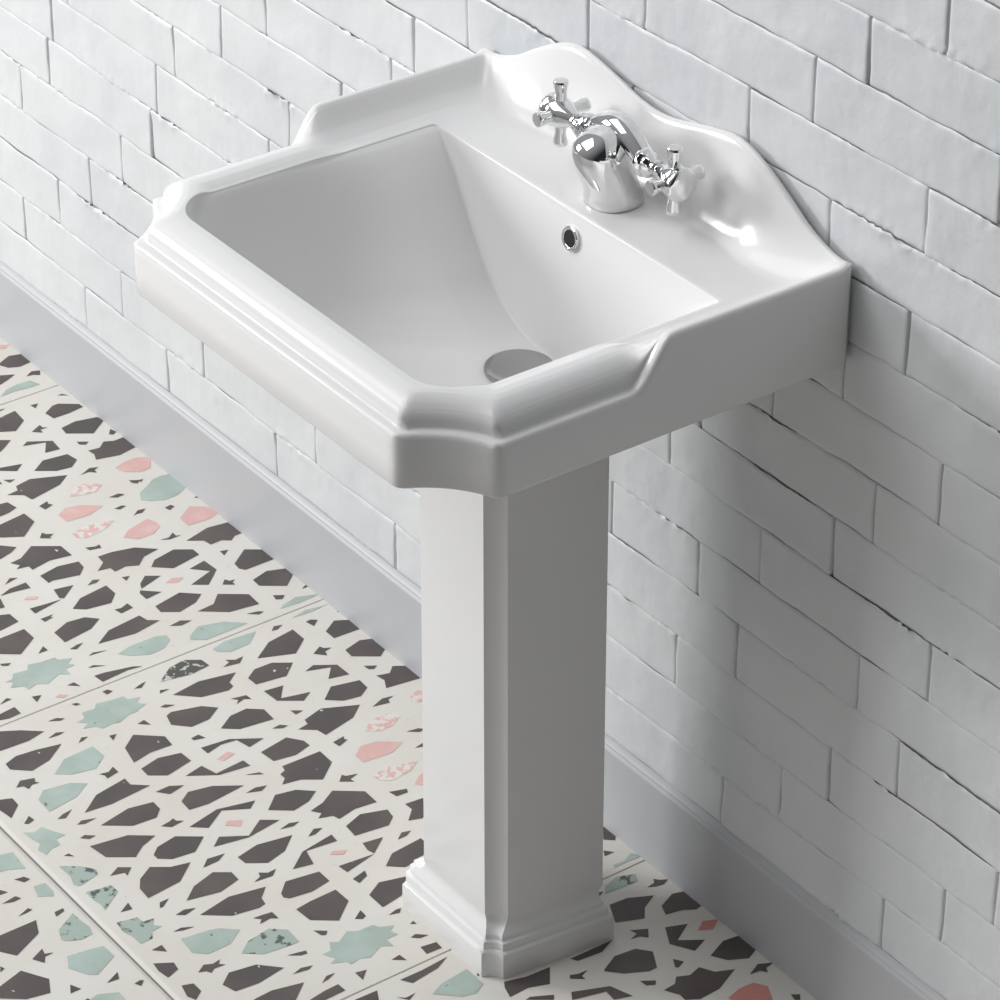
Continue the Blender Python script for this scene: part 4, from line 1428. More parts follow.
d -1044,1428 -1039,1408 -1021,1428
d -1197,1638 -1209,1620 -1202,1606 -1205,1590 -1196,1598 -1188,1590 -1190,1611 -1183,1621 -1192,1625
d -1147,1622 -1167,1597 -1158,1549 -1124,1516 -1115,1571 -1120,1614
d -1063,895 -1049,882 -1049,903
d 36,878 36,867 50,858
d 38,944 41,927 55,941
d 85,935 67,908 66,894 93,859 108,858 113,893 113,931
d 17,1004 18,993 21,999 22,1011
d 234,871 218,858 235,854 241,865
d 221,940 235,920 242,931 234,941
d 262,1135 275,1114 279,1130
d 412,931 425,911 433,923 425,931
d 487,1010 485,992 492,985 496,1002
d 532,993 519,975 523,959 532,972 530,986
d 391,1126 384,1104 394,1107 402,1101 409,1122
p 588,1050 571,1029 561,993 557,976 579,968 596,970 611,994 611,1028
d 494,1184 479,1171 489,1166 496,1154 503,1167 509,1165
d 576,1130 584,1110 582,1101 595,1104 589,1127
d 708,1126 713,1111 724,1125
d 741,1325 741,1298 747,1307 750,1302 754,1323
d 796,1195 799,1181 792,1164 811,1163 815,1191
d 839,1386 823,1367 840,1366
d 543,927 540,912 549,908 557,923
d 638,996 641,978 630,962 644,963 647,952 648,979
d 671,956 655,898 662,854 711,853 712,870 722,884 710,899 711,925 691,928
d 711,1061 693,1043 683,993 705,962 728,962 740,1028
d 760,1004 752,966 793,963 829,1004 809,1031 790,976
p 775,1068 767,1048 779,1029 787,1047
d 749,1109 730,1087 748,1062 765,1116
d 768,1121 797,1090 801,1127 777,1127
d 741,923 747,907 759,924
d 844,982 831,969 841,964 843,953 849,962 859,962
d 832,1126 819,1064 848,1032 866,1056 876,1098 855,1128
d 932,924 945,905 954,916 948,927
d 956,999 962,976 969,968 972,981
d 905,1139 901,1113 914,1095 917,1120
d 960,1395 959,1380 977,1376
p 980,1432 976,1421 988,1409 991,1420
d 953,1466 959,1449 974,1467
g 927,1266 919,1233 919,1182 927,1160 945,1163 962,1185 965,1219 946,1251
d 1016,1353 1015,1342 1025,1336 1029,1350
d 1042,1300 1036,1282 1035,1271 1048,1288
d 1016,1419 1019,1409 1026,1405 1026,1415
d 1038,1481 1038,1464 1048,1451 1050,1461
g 1071,1440 1069,1422 1051,1417 1054,1392 1042,1382 1049,1352 1051,1329 1064,1327 1071,1304 1083,1321 1096,1308 1102,1326 1107,1332 1107,1353 1118,1376 1113,1391 1116,1412 1103,1418 1095,1441 1086,1425
d 1141,1353 1137,1337 1157,1335
d 1084,1507 1077,1487 1084,1473 1087,1486
d 1129,1470 1117,1457 1122,1446 1127,1459
d 1142,1414 1145,1400 1159,1415
d 1014,1567 1033,1535 1061,1502 1070,1539 1067,1597 1037,1600
d 1107,1608 1097,1581 1102,1541 1113,1496 1143,1538 1153,1580 1126,1610
g 1185,1553 1156,1516 1152,1454 1190,1453 1214,1484 1204,1527
d 1191,1410 1165,1377 1203,1333 1233,1336 1230,1381 1239,1420
d 1262,1419 1252,1378 1263,1336 1294,1334 1307,1391 1286,1420
d 1180,1628 1166,1612 1174,1587 1185,1592 1191,1586 1189,1601 1197,1612 1184,1615
g 1234,1614 1215,1593 1224,1543 1243,1519 1266,1554 1276,1616
d 1194,1669 1203,1649 1226,1650 1253,1679 1221,1684 1208,1686
d 1303,1615 1296,1601 1293,1580 1309,1602
d 1232,1488 1236,1471 1227,1457 1246,1457 1252,1483 1241,1482
d 1363,1563 1349,1499 1359,1453 1383,1454 1401,1472 1397,1518
d 1337,1595 1331,1583 1340,1558 1343,1583
d 1373,1611 1370,1600 1383,1585 1385,1599
d 1280,1669 1265,1651 1281,1649 1285,1663
d 1403,1609 1415,1539 1444,1501 1457,1535 1476,1560 1446,1602
g 1301,1683 1312,1668 1306,1649 1328,1639 1350,1626 1351,1646 1369,1648 1370,1666 1380,1682 1360,1687 1346,1675 1326,1680
d 1400,1659 1399,1649 1412,1645
s 1420,1681 1442,1651 1465,1633 1479,1638 1489,1679 1479,1686 1457,1679
d 1495,1623 1482,1600 1496,1581 1512,1599 1502,1598
s 1509,1680 1515,1659 1517,1635 1540,1634 1557,1659 1571,1678 1554,1676 1537,1680
d 1591,1660 1576,1636 1595,1639
s 1611,1680 1619,1644 1635,1642 1638,1623 1652,1633 1664,1623 1666,1644 1682,1652 1683,1676 1657,1677 1638,1683
d 1708,1670 1706,1649 1726,1651
d 1739,1686 1757,1657 1776,1660 1785,1685 1761,1689
d 1815,1678 1822,1659 1846,1659 1860,1678 1844,1685
g 956,1126 938,1096 953,1048 984,1014 985,1068 985,1108 968,1132
d 1033,992 1022,980 1027,964 1035,980
k 1052,1251 1023,1212 1017,1177 1036,1150 1060,1148 1065,1189 1056,1232
d 1080,1130 1073,1113 1062,1114 1073,1099 1072,1081 1087,1098
d 1101,1253 1092,1192 1108,1120 1128,1147 1143,1148 1149,1162 1138,1214
d 1074,1264 1081,1248 1083,1270
d 1120,1292 1118,1281 1130,1266 1128,1284
d 1174,1174 1181,1144 1197,1143 1189,1154 1195,1174 1185,1164
d 1242,1238 1219,1203 1217,1167 1238,1142 1274,1144 1264,1211
d 1269,1105 1283,1086 1286,1104
d 1297,1163 1295,1145 1306,1134 1308,1146
d 1236,1298 1234,1281 1250,1276 1244,1297
d 1271,1299 1278,1244 1313,1191 1321,1227 1289,1234 1284,1265 1293,1298
d 1327,1366 1318,1327 1353,1318 1348,1258 1369,1256 1360,1316
d 1387,1279 1395,1254 1405,1250
d 1045,923 1044,911 1053,901 1066,918
d 1230,916 1244,895 1250,906 1245,915
d 1397,1097 1393,1071 1401,1075 1406,1071 1414,1094
d 1544,1243 1536,1211 1517,1179 1553,1133 1591,1134 1585,1176 1593,1215 1579,1219 1570,1244 1561,1231
d 1603,1287 1590,1267 1597,1253 1605,1273
d 1579,1100 1590,1069 1600,1073 1598,1096
d 1702,1166 1689,1149 1694,1132 1702,1147
d 1747,1291 1740,1261 1754,1266 1763,1288
d 1839,1349 1825,1328 1843,1329 1847,1338
d 1935,1301 1932,1289 1947,1273 1946,1289
d 1823,1423 1838,1404 1846,1412 1842,1419
d 1964,1360 1961,1342 1980,1340
d 1946,1487 1935,1471 1937,1455 1944,1472
d 1956,1428 1961,1408 1979,1428
d 1336,1434 1335,1406 1349,1383 1357,1417
d 1387,1412 1370,1388 1380,1344 1412,1297 1421,1377 1416,1414
d 1433,1306 1429,1284 1436,1264 1444,1281
d 1458,1440 1443,1374 1461,1305 1476,1325 1451,1369 1480,1414
p 1491,1387 1482,1376 1495,1354 1509,1366
d 1531,1436 1512,1413 1540,1369 1513,1329 1534,1301 1544,1372
d 1557,1316 1551,1293 1558,1276 1563,1291
d 1427,1479 1424,1460 1420,1450 1429,1449 1437,1438 1440,1465
d 1533,1586 1514,1555 1535,1526 1544,1491 1579,1534 1586,1602 1555,1600
d 1570,1482 1553,1463 1558,1430 1569,1450
d 1630,1553 1604,1522 1590,1475 1609,1449 1633,1450 1644,1493
d 1655,1432 1648,1416 1637,1412 1647,1399 1646,1382 1659,1397
d 1676,1555 1663,1489 1677,1423 1699,1446 1716,1449 1719,1463 1710,1512
d 1652,1588 1648,1569 1656,1550 1662,1575
d 1688,1615 1686,1599 1697,1579 1695,1598
d 1607,1592 1607,1574 1621,1594 1620,1600
d 1736,1487 1738,1470 1741,1452 1762,1452 1754,1463 1756,1486 1747,1477
d 1803,1638 1791,1620 1798,1606 1795,1590 1804,1598 1812,1590 1810,1611 1817,1621 1808,1625
d 1853,1622 1833,1597 1842,1549 1876,1516 1885,1571 1880,1614
d 1937,895 1951,882 1951,903
"""
def build_floor():
    V = []; F = []; MI = []
    def quad(a, b, c, d, m):
        i = len(V); V.extend([a, b, c, d]); F.append((i, i+1, i+2, i+3)); MI.append(m)
    quad((-2.6, -2.4, -.003), (1.9, -2.4, -.003), (1.9, .03, -.003), (-2.6, .03, -.003), 0)
    xs = [X0+k*T for k in range(-3, 6)]
    ys = [0.03, -ROW, -ROW-T, -ROW-2*T, -ROW-3*T]
    for a, b in zip(xs, xs[1:]):
        for t, s in zip(ys, ys[1:]):
            gx, gy, bx, by = .0004, .0012, .0008, .0045
            xa, xb, ya, yb = a+gx, b-gx, s+gy, t-gy
            A = [(xa, ya, -.002), (xb, ya, -.002), (xb, yb, -.002), (xa, yb, -.002)]
            B = [(xa+bx, ya+by, 0), (xb-bx, ya+by, 0), (xb-bx, yb-by, 0), (xa+bx, yb-by, 0)]
            quad(*B, 1)
            for i in range(4): quad(A[i], A[(i+1) % 4], B[(i+1) % 4], B[i], 1)
    idx = {'d': 2, 'g': 3, 's': 4, 'k': 5, 'p': 6, 'q': 7, 'r': 8}
    for line in PATTERN.strip().splitlines():
        a = line.split(); i = len(V); n = 0
        pts = []
        for t in a[1:]:
            u, v = t.split(',')
            pts.append((X0+int(u)*.001*T, -int(v)*.001*T))
        ar = sum(p[0]*q[1]-q[0]*p[1] for p, q in zip(pts, pts[1:]+pts[:1]))
        if ar < 0: pts.reverse()
        for x, y in pts: V.append((x, min(y, .02), .0003)); n += 1
        F.append(tuple(range(i, i+n))); MI.append(idx[a[0]])
    o = mesh_obj('floor', V, F, None, smooth=False, mats=[M_GROUT, M_CREAM, M_DARK, M_GREEN, M_SPECK, M_WORND, M_PINK, M_PINKW, M_RED], mi=MI)
    structure(o)
build_floor()

# ------------------------------------------------------------ brick wall
HB = 0.1211; CH = 0.06525; HC = 0.0625; BL = 0.245
JOINTS = {0: [-1.163, -.965, -.72, -.47, -.30, -.13, .126, .376], 1: [-1.314, -1.068, -.878, -.631, -.386, -.26, -.10, .216, .46],
 2: [-1.215, -.97, -.725, -.48, -.2, .043, .286, .529], 3: [-1.131, -.886, -.64, -.39, -.108, .137, .383], 4: [-.068, .074, .319],
 5: [-.973, -.73, -.48, -.24, -.08, .168, .416], 6: [.024, .272], 7: [.069, .326], 8: [.176, .412], 9: [.273], 10: [-.419, -.15, .11, .355],
 11: [-.322, -.05, .242], 12: [.124, .368], 13: [.212, .457], 14: [.281], 15: [.378]}
XMIN, XMAX, NC = -2.3, 1.5, 27
def build_wall():
    V = []; F = []; MI = []
    def course_line(k, x):
        if k <= 0: return HB
        return HB+HC+CH*(k-1)+0.0016*noise.noise(Vector((x*7, k*3.7, 0)))+.0012*noise.noise(Vector((x*33, k*5.1, 2)))+.0006*noise.noise(Vector((x*95, k*5.1, 2)))
    for c in range(NC):
        js = list(JOINTS.get(c, [.03+.12*(c % 2)+.031*((c*7) % 5)]))
        while js[0] > XMIN: js.insert(0, js[0]-BL)
        while js[-1] < XMAX: js.append(js[-1]+BL)
        for a, b in zip(js, js[1:]):
            seed = Vector((a*13.1, c*7.7, 5.5))
            nu = max(8, int((b-a)/.0052)); nv = 11
            us = [0, .0007, .0018, .005, .010]; L = b-a
            U = us+[.010+(L-.020)*i/nu for i in range(1, nu)]+[L-x for x in reversed(us)]
            vs = [0, .0010, .0025, .0055]
            W = [(0, x) for x in vs]+[(1, i/9) for i in range(1, 9)]+[(2, x) for x in reversed(vs)]
            depth = .0010*noise.noise(seed)           # how far this brick stands proud
            tx = .0022*noise.noise(seed+Vector((9, 0, 0))); tz = .0026*noise.noise(seed+Vector((0, 9, 0)))
            jw = .0002+.0007*abs(noise.noise(seed+Vector((3, 3, 3))))
            base = len(V)
            for iw, (kind, w) in enumerate(W):
                for iu, u in enumerate(U):
                    x = a+u
                    z0 = course_line(c, x)+.0001; z1 = course_line(c+1, x)-.0001
                    if kind == 0: z = z0+w; ez = w
                    elif kind == 2: z = z1-w; ez = w
                    else: z = z0+.0055+(z1-z0-.011)*w; ez = .0055+min(w, 1-w)*.06
                    eu = min(u, L-u)
                    xx = a+jw+(L-2*jw)*(u/L)
                    xx += .0010*noise.noise(Vector((c*5+z*40, a*9, 1)))*(1 if eu < .011 else 0)
                    # rounded arris, rougher near the bed joints
                    r = .0045
                    dx = max(0, 1-eu/r); dz = max(0, 1-ez/r)
                    soft = .5+.5*noise.noise(Vector((x*11, z*16, 4)))
                    rec = .0004*min(1.0, dx**2+dz**2)+.0012*max(0, 1-eu/.0018)+(.0002+.0015*max(0, min(1, 1.25*soft-.2)))*max(0, 1-ez/.0020)
                    if eu == 0: rec = .0038
                    P = Vector((x, 0, z))
                    bump = .0012*noise.noise(P*22+seed)+.0004*noise.noise(P*75)
                    patch = max(0, noise.noise(Vector((x*8, c*2.3+(1.1 if kind == 0 else 0), 8)))-.05)
                    rough = .0095*patch*max(0, 1-ez/.014)*(noise.noise(P*190)+.3)
                    y = .0030-depth-tx*(u/L-.5)-tz*((z-z0)/(z1-z0)-.5)+rec-bump-rough
                    V.append((xx, y, z))
            n = len(U)
            for i in range(len(W)-1):
                for j in range(n-1):
                    F.append((base+i*n+j, base+i*n+j+1, base+(i+1)*n+j+1, base+(i+1)*n+j)); MI.append(0)
    zt = HB+HC+CH*(NC-1)
    i = len(V)   # mortar plane and solid wall behind the brick faces
    x0, x1 = XMIN-.25, XMAX+.25
    V += [(x0, .0066, HB-.13), (x1, .0066, HB-.13), (x1, .0066, zt), (x0, .0066, zt), (x0, .12, HB-.13), (x1, .12, HB-.13), (x1, .12, zt), (x0, .12, zt)]
    for q in ((0, 1, 2, 3), (5, 4, 7, 6), (4, 0, 3, 7), (1, 5, 6, 2), (3, 2, 6, 7), (4, 5, 1, 0)):
        F.append(tuple(i+k for k in q)); MI.append(1)
    o = mesh_obj('wall_back', V, F, None, smooth=True, mats=[M_BRICK, M_JOINT], mi=MI, autosmooth=math.radians(60))
    structure(o)
build_wall()
def build_skirting():
    prof = [(.006, -.001), (-.0002, -.001), (-.0002, .100), (-.0012, .1035), (-.0012, .107), (.0006, .1105), (.0006, .113), (.0030, .1165), (.0042, .1205), (.006, .1208)]
    V = []; F = []
    for x in (XMIN-.25, XMAX+.25):
        V += [(x, y, z) for y, z in prof]
    n = len(prof)
    for i in range(n):
        j = (i+1) % n; F.append((i, j, n+j, n+i))
    F.append(tuple(range(n))); F.append(tuple(range(2*n-1, n-1, -1)))
    o = mesh_obj('baseboard_back', V, F, M_SKIRT, smooth=True, autosmooth=math.radians(25))
    fix_normals(o); structure(o)
build_skirting()

# ------------------------------------------------------------ wash basin
HX, FY, BY = .284, -.461, -.0015
AX, AY = .219, -.461
BX, BYY = .283, -.400
_mid = Vector(((AX+BX)/2, (AY+BYY)/2)); _ch = Vector((BX-AX, BYY-AY)); _s = .009
RN = _ch.length**2/(8*_s)+_s/2
_out = Vector((_ch.y, -_ch.x)).normalized()
CN = _mid+_out*(RN-_s)
def outline(d, ns=(46, 70, 14, 56), rho=.006):
    """basin plan outline, moved inwards by d; stations run right side (back to front), notch, front, notch, left side, back"""
    R = RN+d
    # corners of the notch
    ya = FY+d; xa = CN.x-math.sqrt(max(0, R*R-(ya-CN.y)**2))
    xb = HX-d; yb = CN.y+math.sqrt(max(0, R*R-(xb-CN.x)**2))
    nb, nsd, nn, nf = ns
    right = [(xb, (BY-d)+(yb-(BY-d))*(i/nsd)) for i in range(nsd+1)]
    a0 = math.atan2(yb-CN.y, xb-CN.x); a1 = math.atan2(ya-CN.y, xa-CN.x)
    if a0 < 0: a0 += 2*math.pi
    if a1 < 0: a1 += 2*math.pi
    notch = [(CN.x+R*math.cos(a0+(a1-a0)*i/nn), CN.y+R*math.sin(a0+(a1-a0)*i/nn)) for i in range(1, nn+1)]
    front = [(xa-2*xa*i/nf, ya) for i in range(1, nf+1)]
    half = right+notch
    left = [(-x, y) for x, y in reversed(half)]
    back = [(-xb+2*xb*i/nb, BY-d) for i in range(1, nb)]
    pts = half+front+left[1:]+back
    # soften the vertical corners a little
    for it in range(2):
        q = list(pts)
        for i in range(len(pts)):
            p0, p1, p2 = pts[i-1], pts[i], pts[(i+1) % len(pts)]
            v1 = Vector(p1)-Vector(p0); v2 = Vector(p2)-Vector(p1)
            if v1.length > 1e-6 and v2.length > 1e-6 and v1.angle(v2) > .25:
                w = .22*min(1, .004/max(v1.length, v2.length)*1.3)
                q[i] = (p1[0]*(1-2*w)+(p0[0]+p2[0])*w, p1[1]*(1-2*w)+(p0[1]+p2[1])*w)
        pts = q
    return pts
def inner_outline(ns=(46, 70, 14, 56)):
    nb, nsd, nn, nf = ns
    xi, yb, yf = .2235, -.107, -.4165
    rb, rf = .006, .045
    right = []
    k = 5
    for i in range(k): # back right corner
        q = math.pi/4*(1-i/k)
        right.append((xi-rb+rb*math.cos(q), yb-rb+rb*math.sin(q)))
    m = nsd+1-k
    for i in range(m):
        t = i/(m-1); right.append((xi, yb-rb+(yf+rf-(yb-rb))*t))
    notch = [(xi-rf+rf*math.cos(-math.pi/2*i/nn), yf+rf+rf*math.sin(-math.pi/2*i/nn)) for i in range(1, nn+1)]
    xa = xi-rf
    front = [(xa-2*xa*i/nf, yf) for i in range(1, nf+1)]
    half = right+notch
    left = [(-x, y) for x, y in reversed(half)]
    back = []
    for i in range(1, nb):
        if i < k: q = math.pi*3/4-math.pi/4*i/k; back.append((-(xi-rb)+rb*math.cos(q), yb-rb+rb*math.sin(q)))
        elif i > nb-k: q = math.pi/4*(1+(nb-i)/k); back.append(((xi-rb)+rb*math.cos(q), yb-rb+rb*math.sin(q)))
        else:
            t = (i-k)/(nb-2*k); back.append((-(xi-rb)+2*(xi-rb)*t, yb))
    return half+front+left[1:]+back
ZR = .8235
FRONT_PROF = [(0, .7995), (.0008, .8022), (.0022, .8042), (.004, .8050), (.0088, .8053), (.0100, .8060), (.0106, .8084), (.0110, .8118), (.0118, .8150), (.0134, .8185), (.0162, .8220), (.0200, .8254), (.025, .8283), (.030, .8300), (.036, .8308), (.045, .8304), (.052, .8285), (.058,.8265), (.09, .8265)]
SIDE_PROF = [(0, .8470), (.0010, .8500), (.0030, .8518), (.006, .8522), (.009, .8515), (.012, .8490), (.016, .8445), (.021, .8390), (.027, .8330), (.034, .8290), (.042, .8255), (.052, .8237), (.09, .8235)]
BACK_H = [(0, .896), (.012, .8965), (.03, .899), (.057, .906), (.075, .9105), (.095, .9145), (.110, .9175), (.125, .9180), (.14, .9145), (.16, .9065), (.175, .8985), (.19, .890), (.205, .881), (.219, .872), (.235, .8645), (.248, .860), (.262, .8560), (.275, .8535), (.29, .8530)]
def smooth_h(x):
    x = abs(x); return .0008*(1-sstep(.19, .23, x))+sum(interp(abs(x+o), BACK_H) for o in (-.008, -.004, 0, .004, .008))/5
def inset(x, y):
    d = min(HX-abs(x), y-FY)
    return min(d, math.hypot(abs(x)-CN.x, y-CN.y)-RN) if y < -.33 and abs(x) > .15 else d
def ztop(x, y):
    d = max(0, inset(x, y))
    zf = interp(d, FRONT_PROF)
    w = sstep(-.252, -.208, y+.15*0)
    zs = interp(max(0, HX-abs(x)), SIDE_PROF)
    t = (BY-y)
    h = smooth_h(x)
    g = 1.0
    if t < .0010: hh = h-.004
    elif t < .003: hh = h-.0012
    else: hh = h
    tt = min(1, max(0, (t-.006)/(.026+.014*sstep(.115, .19, abs(x)))))
    zb = ZR+(hh-ZR)*(.5*(1-tt)**1.5+.5*(1-tt)**2.6)
    a = max(0, zs-ZR); b = max(0, zb-ZR)
    zr = ZR+(a**6+b**6)**(1/6) if a+b > 1e-6 else ZR
    return zf*(1-w)+zr*w
DR = (0.0, -.168); DRR = .034; ZD = .6685
QZ = [(0, 0), (.12, .004), (.22, .03), (.34, .10), (.457, .20), (.61, .42), (.73, .62), (.82, .775), (.90, .895), (.96, .97), (1, 1)]
def zbowl(x, y):
    dy = max(0, DR[1]-y)/(.4165+DR[1]); qx = abs(x)/.2235
    ex = 1.0+1.6*sstep(.0, .55, dy)
    fx = sum(interp(max(0, min(1, qx**ex+o)), QZ) for o in (-.03, 0, .03))/3
    fy = .06*dy**2+.94*dy**9
    fq = 1-(1-min(1, fx))*(1-min(1, fy))
    zs = ZD+(ZR+.003*sstep(.2, .6, dy)-ZD)*fq
    t = (-.107-y)
    zp = ZR-t*7.2-.004*(1-math.exp(-t/.002))
    k = .0035
    m = max(zs, zp); df = abs(zs-zp)
    return min(ZR+.003, m+k*math.exp(-df/k)*.7)
def zunder(x, y):
    return min(.7495, min(zbowl(x, y), zbowl(x, max(y-.009, -.41)) if y > -.35 else 1)-.012)
def zseat(x, y):
    return min(zunder(x+a, y+c) for a in (-.006, 0, .006) for c in (-.006, 0, .006))-.0012

basin = bpy.data.objects.new('wash_basin', None); COL.objects.link(basin)
basin.location = (0, 0, .7495)
tag(basin, 'white ceramic wash basin with stepped rim and scrolled back against the brick wall', 'wash basin')
BO = Vector((0, 0, -.7495))
def build_basin():
    rings = []
    def ring(pl, zf): rings.append([Vector((x, y, zf(x, y)))+BO for x, y in pl])
    inner = inner_outline()
    o0 = outline(0)
    n = len(o0)
    assert len(inner) == n, (len(inner), n)
    drain = []
    for x, y in inner:
        a = math.atan2(y-(-.20), x); drain.append((DR[0]+DRR*math.cos(a), DR[1]+DRR*math.sin(a)))
    # underside, from the waste outwards
    o9 = outline(.012)
    def lerp(A, B, t): return [(a[0]+(b[0]-a[0])*t, a[1]+(b[1]-a[1])*t) for a, b in zip(A, B)]
    for t in [i/40 for i in range(41)]: ring(lerp(drain, inner, t), zunder)
    ring(o9, lambda x, y: .7495)
    ring(outline(.004), lambda x, y: .7496)
    ring(outline(.0012), lambda x, y: .7506)
    ring(outline(0), lambda x, y: .7525)
    ring(outline(0), lambda x, y: .775)
    ztmp = lambda x, y: ztop(x, y)
    for f in (.4, .8): ring(o0, lambda x, y: .775+(ztop(x, y)-.775)*f)
    ds = [0, .0004, .0008, .0015, .0022, .003, .004, .006, .0075, .0088, .0094, .0100, .0104, .0108, .0113, .0118, .0126, .0135, .0143, .0150, .0156, .0162, .0167, .0172, .0183, .0195, .021, .023, .0255, .028]
    for d in ds: ring(outline(d), ztop)
    oL = outline(.028)
    for i in range(1, 17):
        t = i/16; ring(lerp(oL, inner, t*.985), lambda x, y: ztop(x, y)-(0.0 if t < .95 else 0))
    ring(lerp(oL, inner, .995), lambda x, y: ztop(x, y)-.0004)
    NB = 70
    for i in range(0, NB+1):
        v = (i/NB)**1.25
        pl = lerp(inner, drain, v)
        ring(pl, lambda x, y: min(zbowl(x, y), ztop(x, y)-.0012) if i else ztop(x, y)-.0012)
    # waste opening
    ring([(DR[0]+(x-DR[0])*.8, DR[1]+(y-DR[1])*.8) for x, y in drain], lambda x, y: ZD-.002)
    V, F = loft(rings, close_ends=False)
    n0 = len(rings)
    for j in range(n):
        k = (j+1) % n
        F.append(((n0-1)*n+j, (n0-1)*n+k, k, j))
    o = mesh_obj('basin_body', V, F, M_CER, basin, smooth=True)
    fix_normals(o)
    return o
build_basin()
# waste plug
dc = Vector((0.0035, -.170, ZD))+BO
V, F = lathe([(.0006, .0), (0.0006, .029), (.001, .0335), (.0035, .0345), (.0052, .0340), (.0060, .032), (.0064, .025), (.0066, .012), (.0067, .0005)], dc, (0, 0, 1), 64)
o = mesh_obj('waste_plug', V, F, M_DRAIN, basin, autosmooth=math.radians(50)); fix_normals(o)
# overflow ring on the steep back wall of the bowl
def find_of():
    # the camera ray of the overflow meets the back wall of the bowl about here
    y = -.1165
    return Vector((.006, y, .796))
of = find_of()+Vector((0, .004, 0)); on = Vector((0, -.99, .14)).normalized()
V, F = lathe([(-.004, .0122), (.0010, .0122), (.0018, .0114), (.0018, .0096), (.0010, .0086), (-.004, .0084)], of+BO, on, 40)
ring_o = mesh_obj('overflow_ring', V, F, M_CHROME, basin, autosmooth=math.radians(40)); fix_normals(ring_o)
V, F = lathe([(-.004, .0002), (-.004, .0088), (.0006, .0088), (.0006, .0002)], of+BO, on, 32)
hole = mesh_obj('overflow_hole', V, F, M_HOLE, basin, autosmooth=math.radians(40)); fix_normals(hole)
hole['label'] = 'dark overflow opening'

# ------------------------------------------------------------ pedestal
ped = None
def ped_ring(e, z, col=0.0, zf=None, tp=0.0):
    """plinth outline; e moves every side inwards; col morphs from the plinth plan to the column plan"""
    def mixp(a, b): return (a[0]+(b[0]-a[0])*col, a[1]+(b[1]-a[1])*col)
    A = mixp((.061, -.258), (.047, -.2435)); B = mixp((.0775, -.242), (.0655, -.2275)); C = mixp((.093, -.110), (.0805, -.1165))
    A2 = mixp((-.082, -.258), (-.062, -.2435)); B2 = mixp((-.0985, -.242), (-.0775, -.2275)); C2 = mixp((-.104, -.110), (-.0835, -.1165))
    cx = -.0095
    def ins(p, fx, fy):
        sx = 1 if p[0] > cx else -1
        return (p[0]-sx*e*fx, p[1]+fy*e)
    A = ins(A, .55, 1); B = ins(B, 1, .55); C = ins(C, 1, -1)
    A2 = ins(A2, .55, 1); B2 = ins(B2, 1, .55); C2 = ins(C2, 1, -1)
    pts = []
    def seg(p, q, n, sag=0):
        for i in range(n):
            t = i/n; x = p[0]+(q[0]-p[0])*t; y = p[1]+(q[1]-p[1])*t
            if sag:
                L = math.hypot(q[0]-p[0], q[1]-p[1]); nx, ny = (q[1]-p[1])/L, -(q[0]-p[0])/L
                s = sag*4*t*(1-t); x += nx*s; y += ny*s
            pts.append((x, y))
    seg(C, B, 14); seg(B, A, 8, .0030); seg(A, A2, 16); seg(A2, B2, 8, .0030); seg(B2, C2, 14); seg(C2, C, 14)
    out = []
    for x, y in pts:
        x = cx+(x-cx)*(1-tp*z); out.append(Vector((x, y, zf(x, y) if zf else z)))
    return out
rings = []
prof = [(.0004, 0, 0), (.0, .0012, 0), (0, .0300, 0), (.0006, .0315, 0), (.0030, .0330, 0), (.0040, .0335, 0), (.0043, .0345, 0), (.0043, .0405, 0), (.0050, .0418, 0), (.0078, .0430, 0), (.0084, .0440, 0), (.0084, .0475, 0), (.0092, .0490, 0)]
for e, z, c in prof: rings.append(ped_ring(e, z, c))
for t in (.25, .5, .75, 1): rings.append(ped_ring(.0092*(1-t), .0490+.020*t, 1-(1-t)**2.2))
TP = .10
for z in (.10, .2, .4, .6): rings.append(ped_ring(0, z, 1, tp=TP*.5))
rings.append(ped_ring(0, .70, 1, zf=lambda x, y: zseat(x, y), tp=TP*.5))
rings.append(ped_ring(.009, .70, 1, zf=lambda x, y: zseat(x, y), tp=TP*.5))
for z in (.6, .3, .07): rings.append(ped_ring(.009, z, 1, tp=TP*.5))
rings.append(ped_ring(.009, .0, 1))
V, F = loft(rings, close_ends=False)
n = len(rings[0]); nr = len(rings)
for j in range(n):
    k = (j+1) % n; F.append(((nr-1)*n+j, (nr-1)*n+k, k, j))
ped = mesh_obj('basin_pedestal', V, F, M_CER, None, autosmooth=math.radians(38))
fix_normals(ped)
tag(ped, 'white ceramic pedestal column with stepped plinth, standing on the patterned floor under the basin', 'pedestal')

# ------------------------------------------------------------ mixer tap
tap = bpy.data.objects.new('mixer_tap', None); COL.objects.link(tap)
TX, TY, TZ = 0.009, -.0635, ZR+.0007
tap.location = (TX, TY, TZ)
tag(tap, 'chrome mixer tap with two cross handles on the basin ledge', 'tap')
def ellipse_ring(cx, cy, z, rx, ry, n=40, sup=2.0):
    R = []
    for i in range(n):
        q = 2*math.pi*i/n; c, s = math.cos(q), math.sin(q)
        R.append(Vector((cx+rx*math.copysign(abs(c)**(2/sup), c), cy+ry*math.copysign(abs(s)**(2/sup), s), z)))
    return R
secs = [(0, 0, .0275, .0275), (.0025, 0, .0284, .0284), (.006, 0, .0281, .0281), (.012, -.0015, .0272, .0272), (.022, -.005, .0262, .0265), (.034, -.0105, .0255, .0270), (.046, -.0155, .0252, .0270),
        (.055, -.0180, .0248, .0262), (.063, -.0185, .0232, .0245), (.070, -.0170, .0200, .0215), (.0755, -.0145, .0155, .0165), (.0785, -.0125, .010, .0105), (.080, -.0115, .004, .004), (.0802, -.0115, .0006, .0006)]
V, F = loft([ellipse_ring(0, cy, z, rx, ry, sup=2.25) for z, cy, rx, ry in secs])
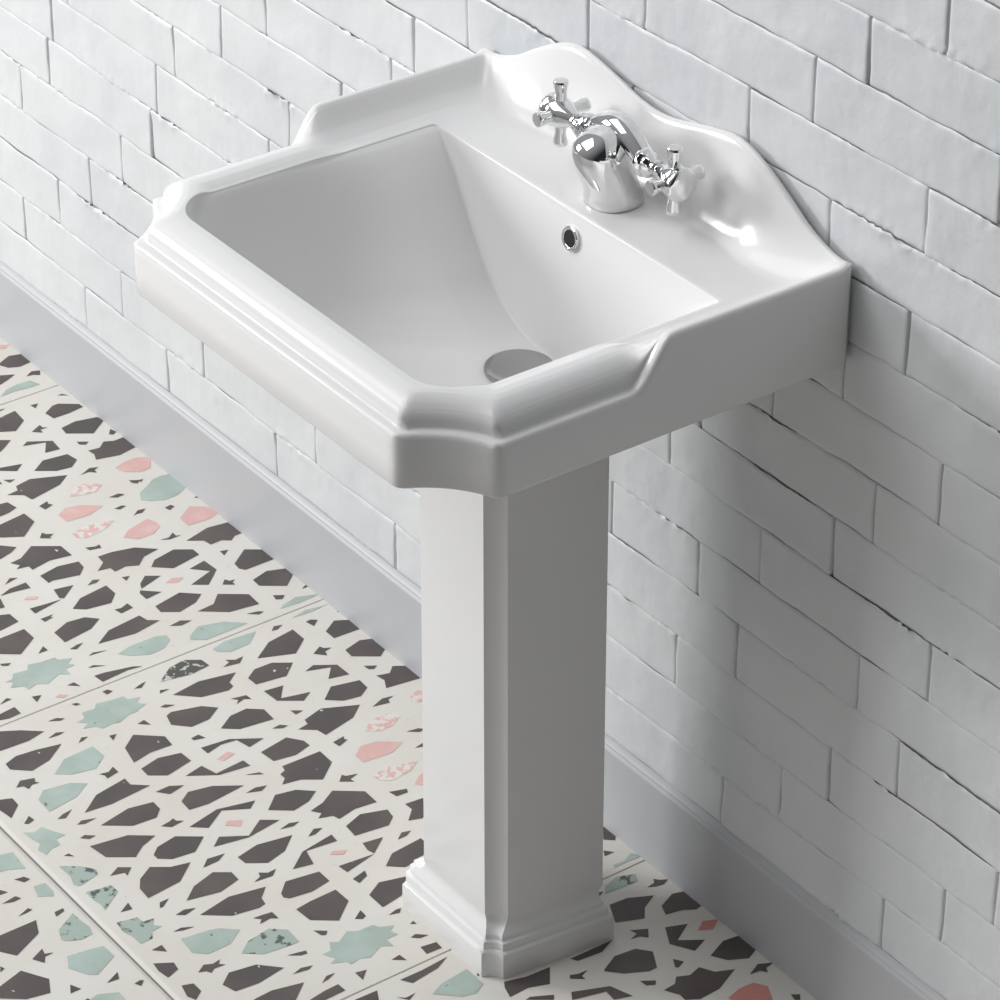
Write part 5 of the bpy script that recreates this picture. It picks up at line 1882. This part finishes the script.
o = mesh_obj('spout', V, F, M_CHROME, tap, autosmooth=math.radians(45)); fix_normals(o)
arch = []
for i in range(25):
    x = -.044+.088*i/24; k = math.cos(x/.044*math.pi/2)
    zc = .056+.018*k; r = .0100+.0035*k
    arch.append([Vector((x, .004+r*math.cos(q), zc+r*1.1*math.sin(q))) for q in [2*math.pi*k/28 for k in range(28)]])
V, F = loft(arch)
o = mesh_obj('crosspiece', V, F, M_CHROME, tap, autosmooth=math.radians(45)); fix_normals(o)
for sgn in (1, -1):
    ax = Vector((sgn, 0, -.02)).normalized(); org = Vector((sgn*.041, .002, .057))
    V, F = lathe([(0, .008), (.0, .0135), (.002, .0145), (.005, .0145), (.0065, .0115), (.008, .0105), (.0095, .0125), (.012, .0125), (.0135, .009), (.016, .0068), (.019, .0068), (.0195, .0088), (.0215, .0088), (.022, .0064), (.026, .006), (.026, .001)], org, ax, 36)
    col = mesh_obj('valve_collar', V, F, M_CHROME, tap, autosmooth=math.radians(40)); fix_normals(col)
    h0 = org+ax*.0245
    V, F = lathe([(0, .0070), (.003, .0085), (.010, .0118), (.018, .0148), (.025, .0162), (.027, .0158), (.027, .001)], h0, ax, 36)
    hd = mesh_obj('cross_handle', V, F, M_CHROME, tap, autosmooth=math.radians(40)); fix_normals(hd)
    hc = h0+ax*.022
    parts = []
    for d, ln in ((Vector((0, 0, 1)), 1.0), (Vector((0, 0, -1)), 1.0), (Vector((0, 1, 0)), .93), (Vector((0, -1, 0)), .85)):
        parts.append(lathe([(.006, .0072), (.014, .0060), (.022*ln, .0058), (.029*ln, .0072), (.0325*ln, .0076), (.0340*ln, .0068), (.0344*ln, .001)], hc, d, 20))
    V, F = merge(parts)
    arms = mesh_obj('handle_arms', V, F, M_CHROME, hd, autosmooth=math.radians(40)); fix_normals(arms)
    V, F = lathe([(0, .0145), (.004, .0168), (.0075, .0172), (.0095, .0164), (.0108, .0140), (.0112, .001)], h0+ax*.0262, ax, 40)
    cap = mesh_obj('handle_cap', V, F, M_CHROME, hd, autosmooth=math.radians(40)); fix_normals(cap)
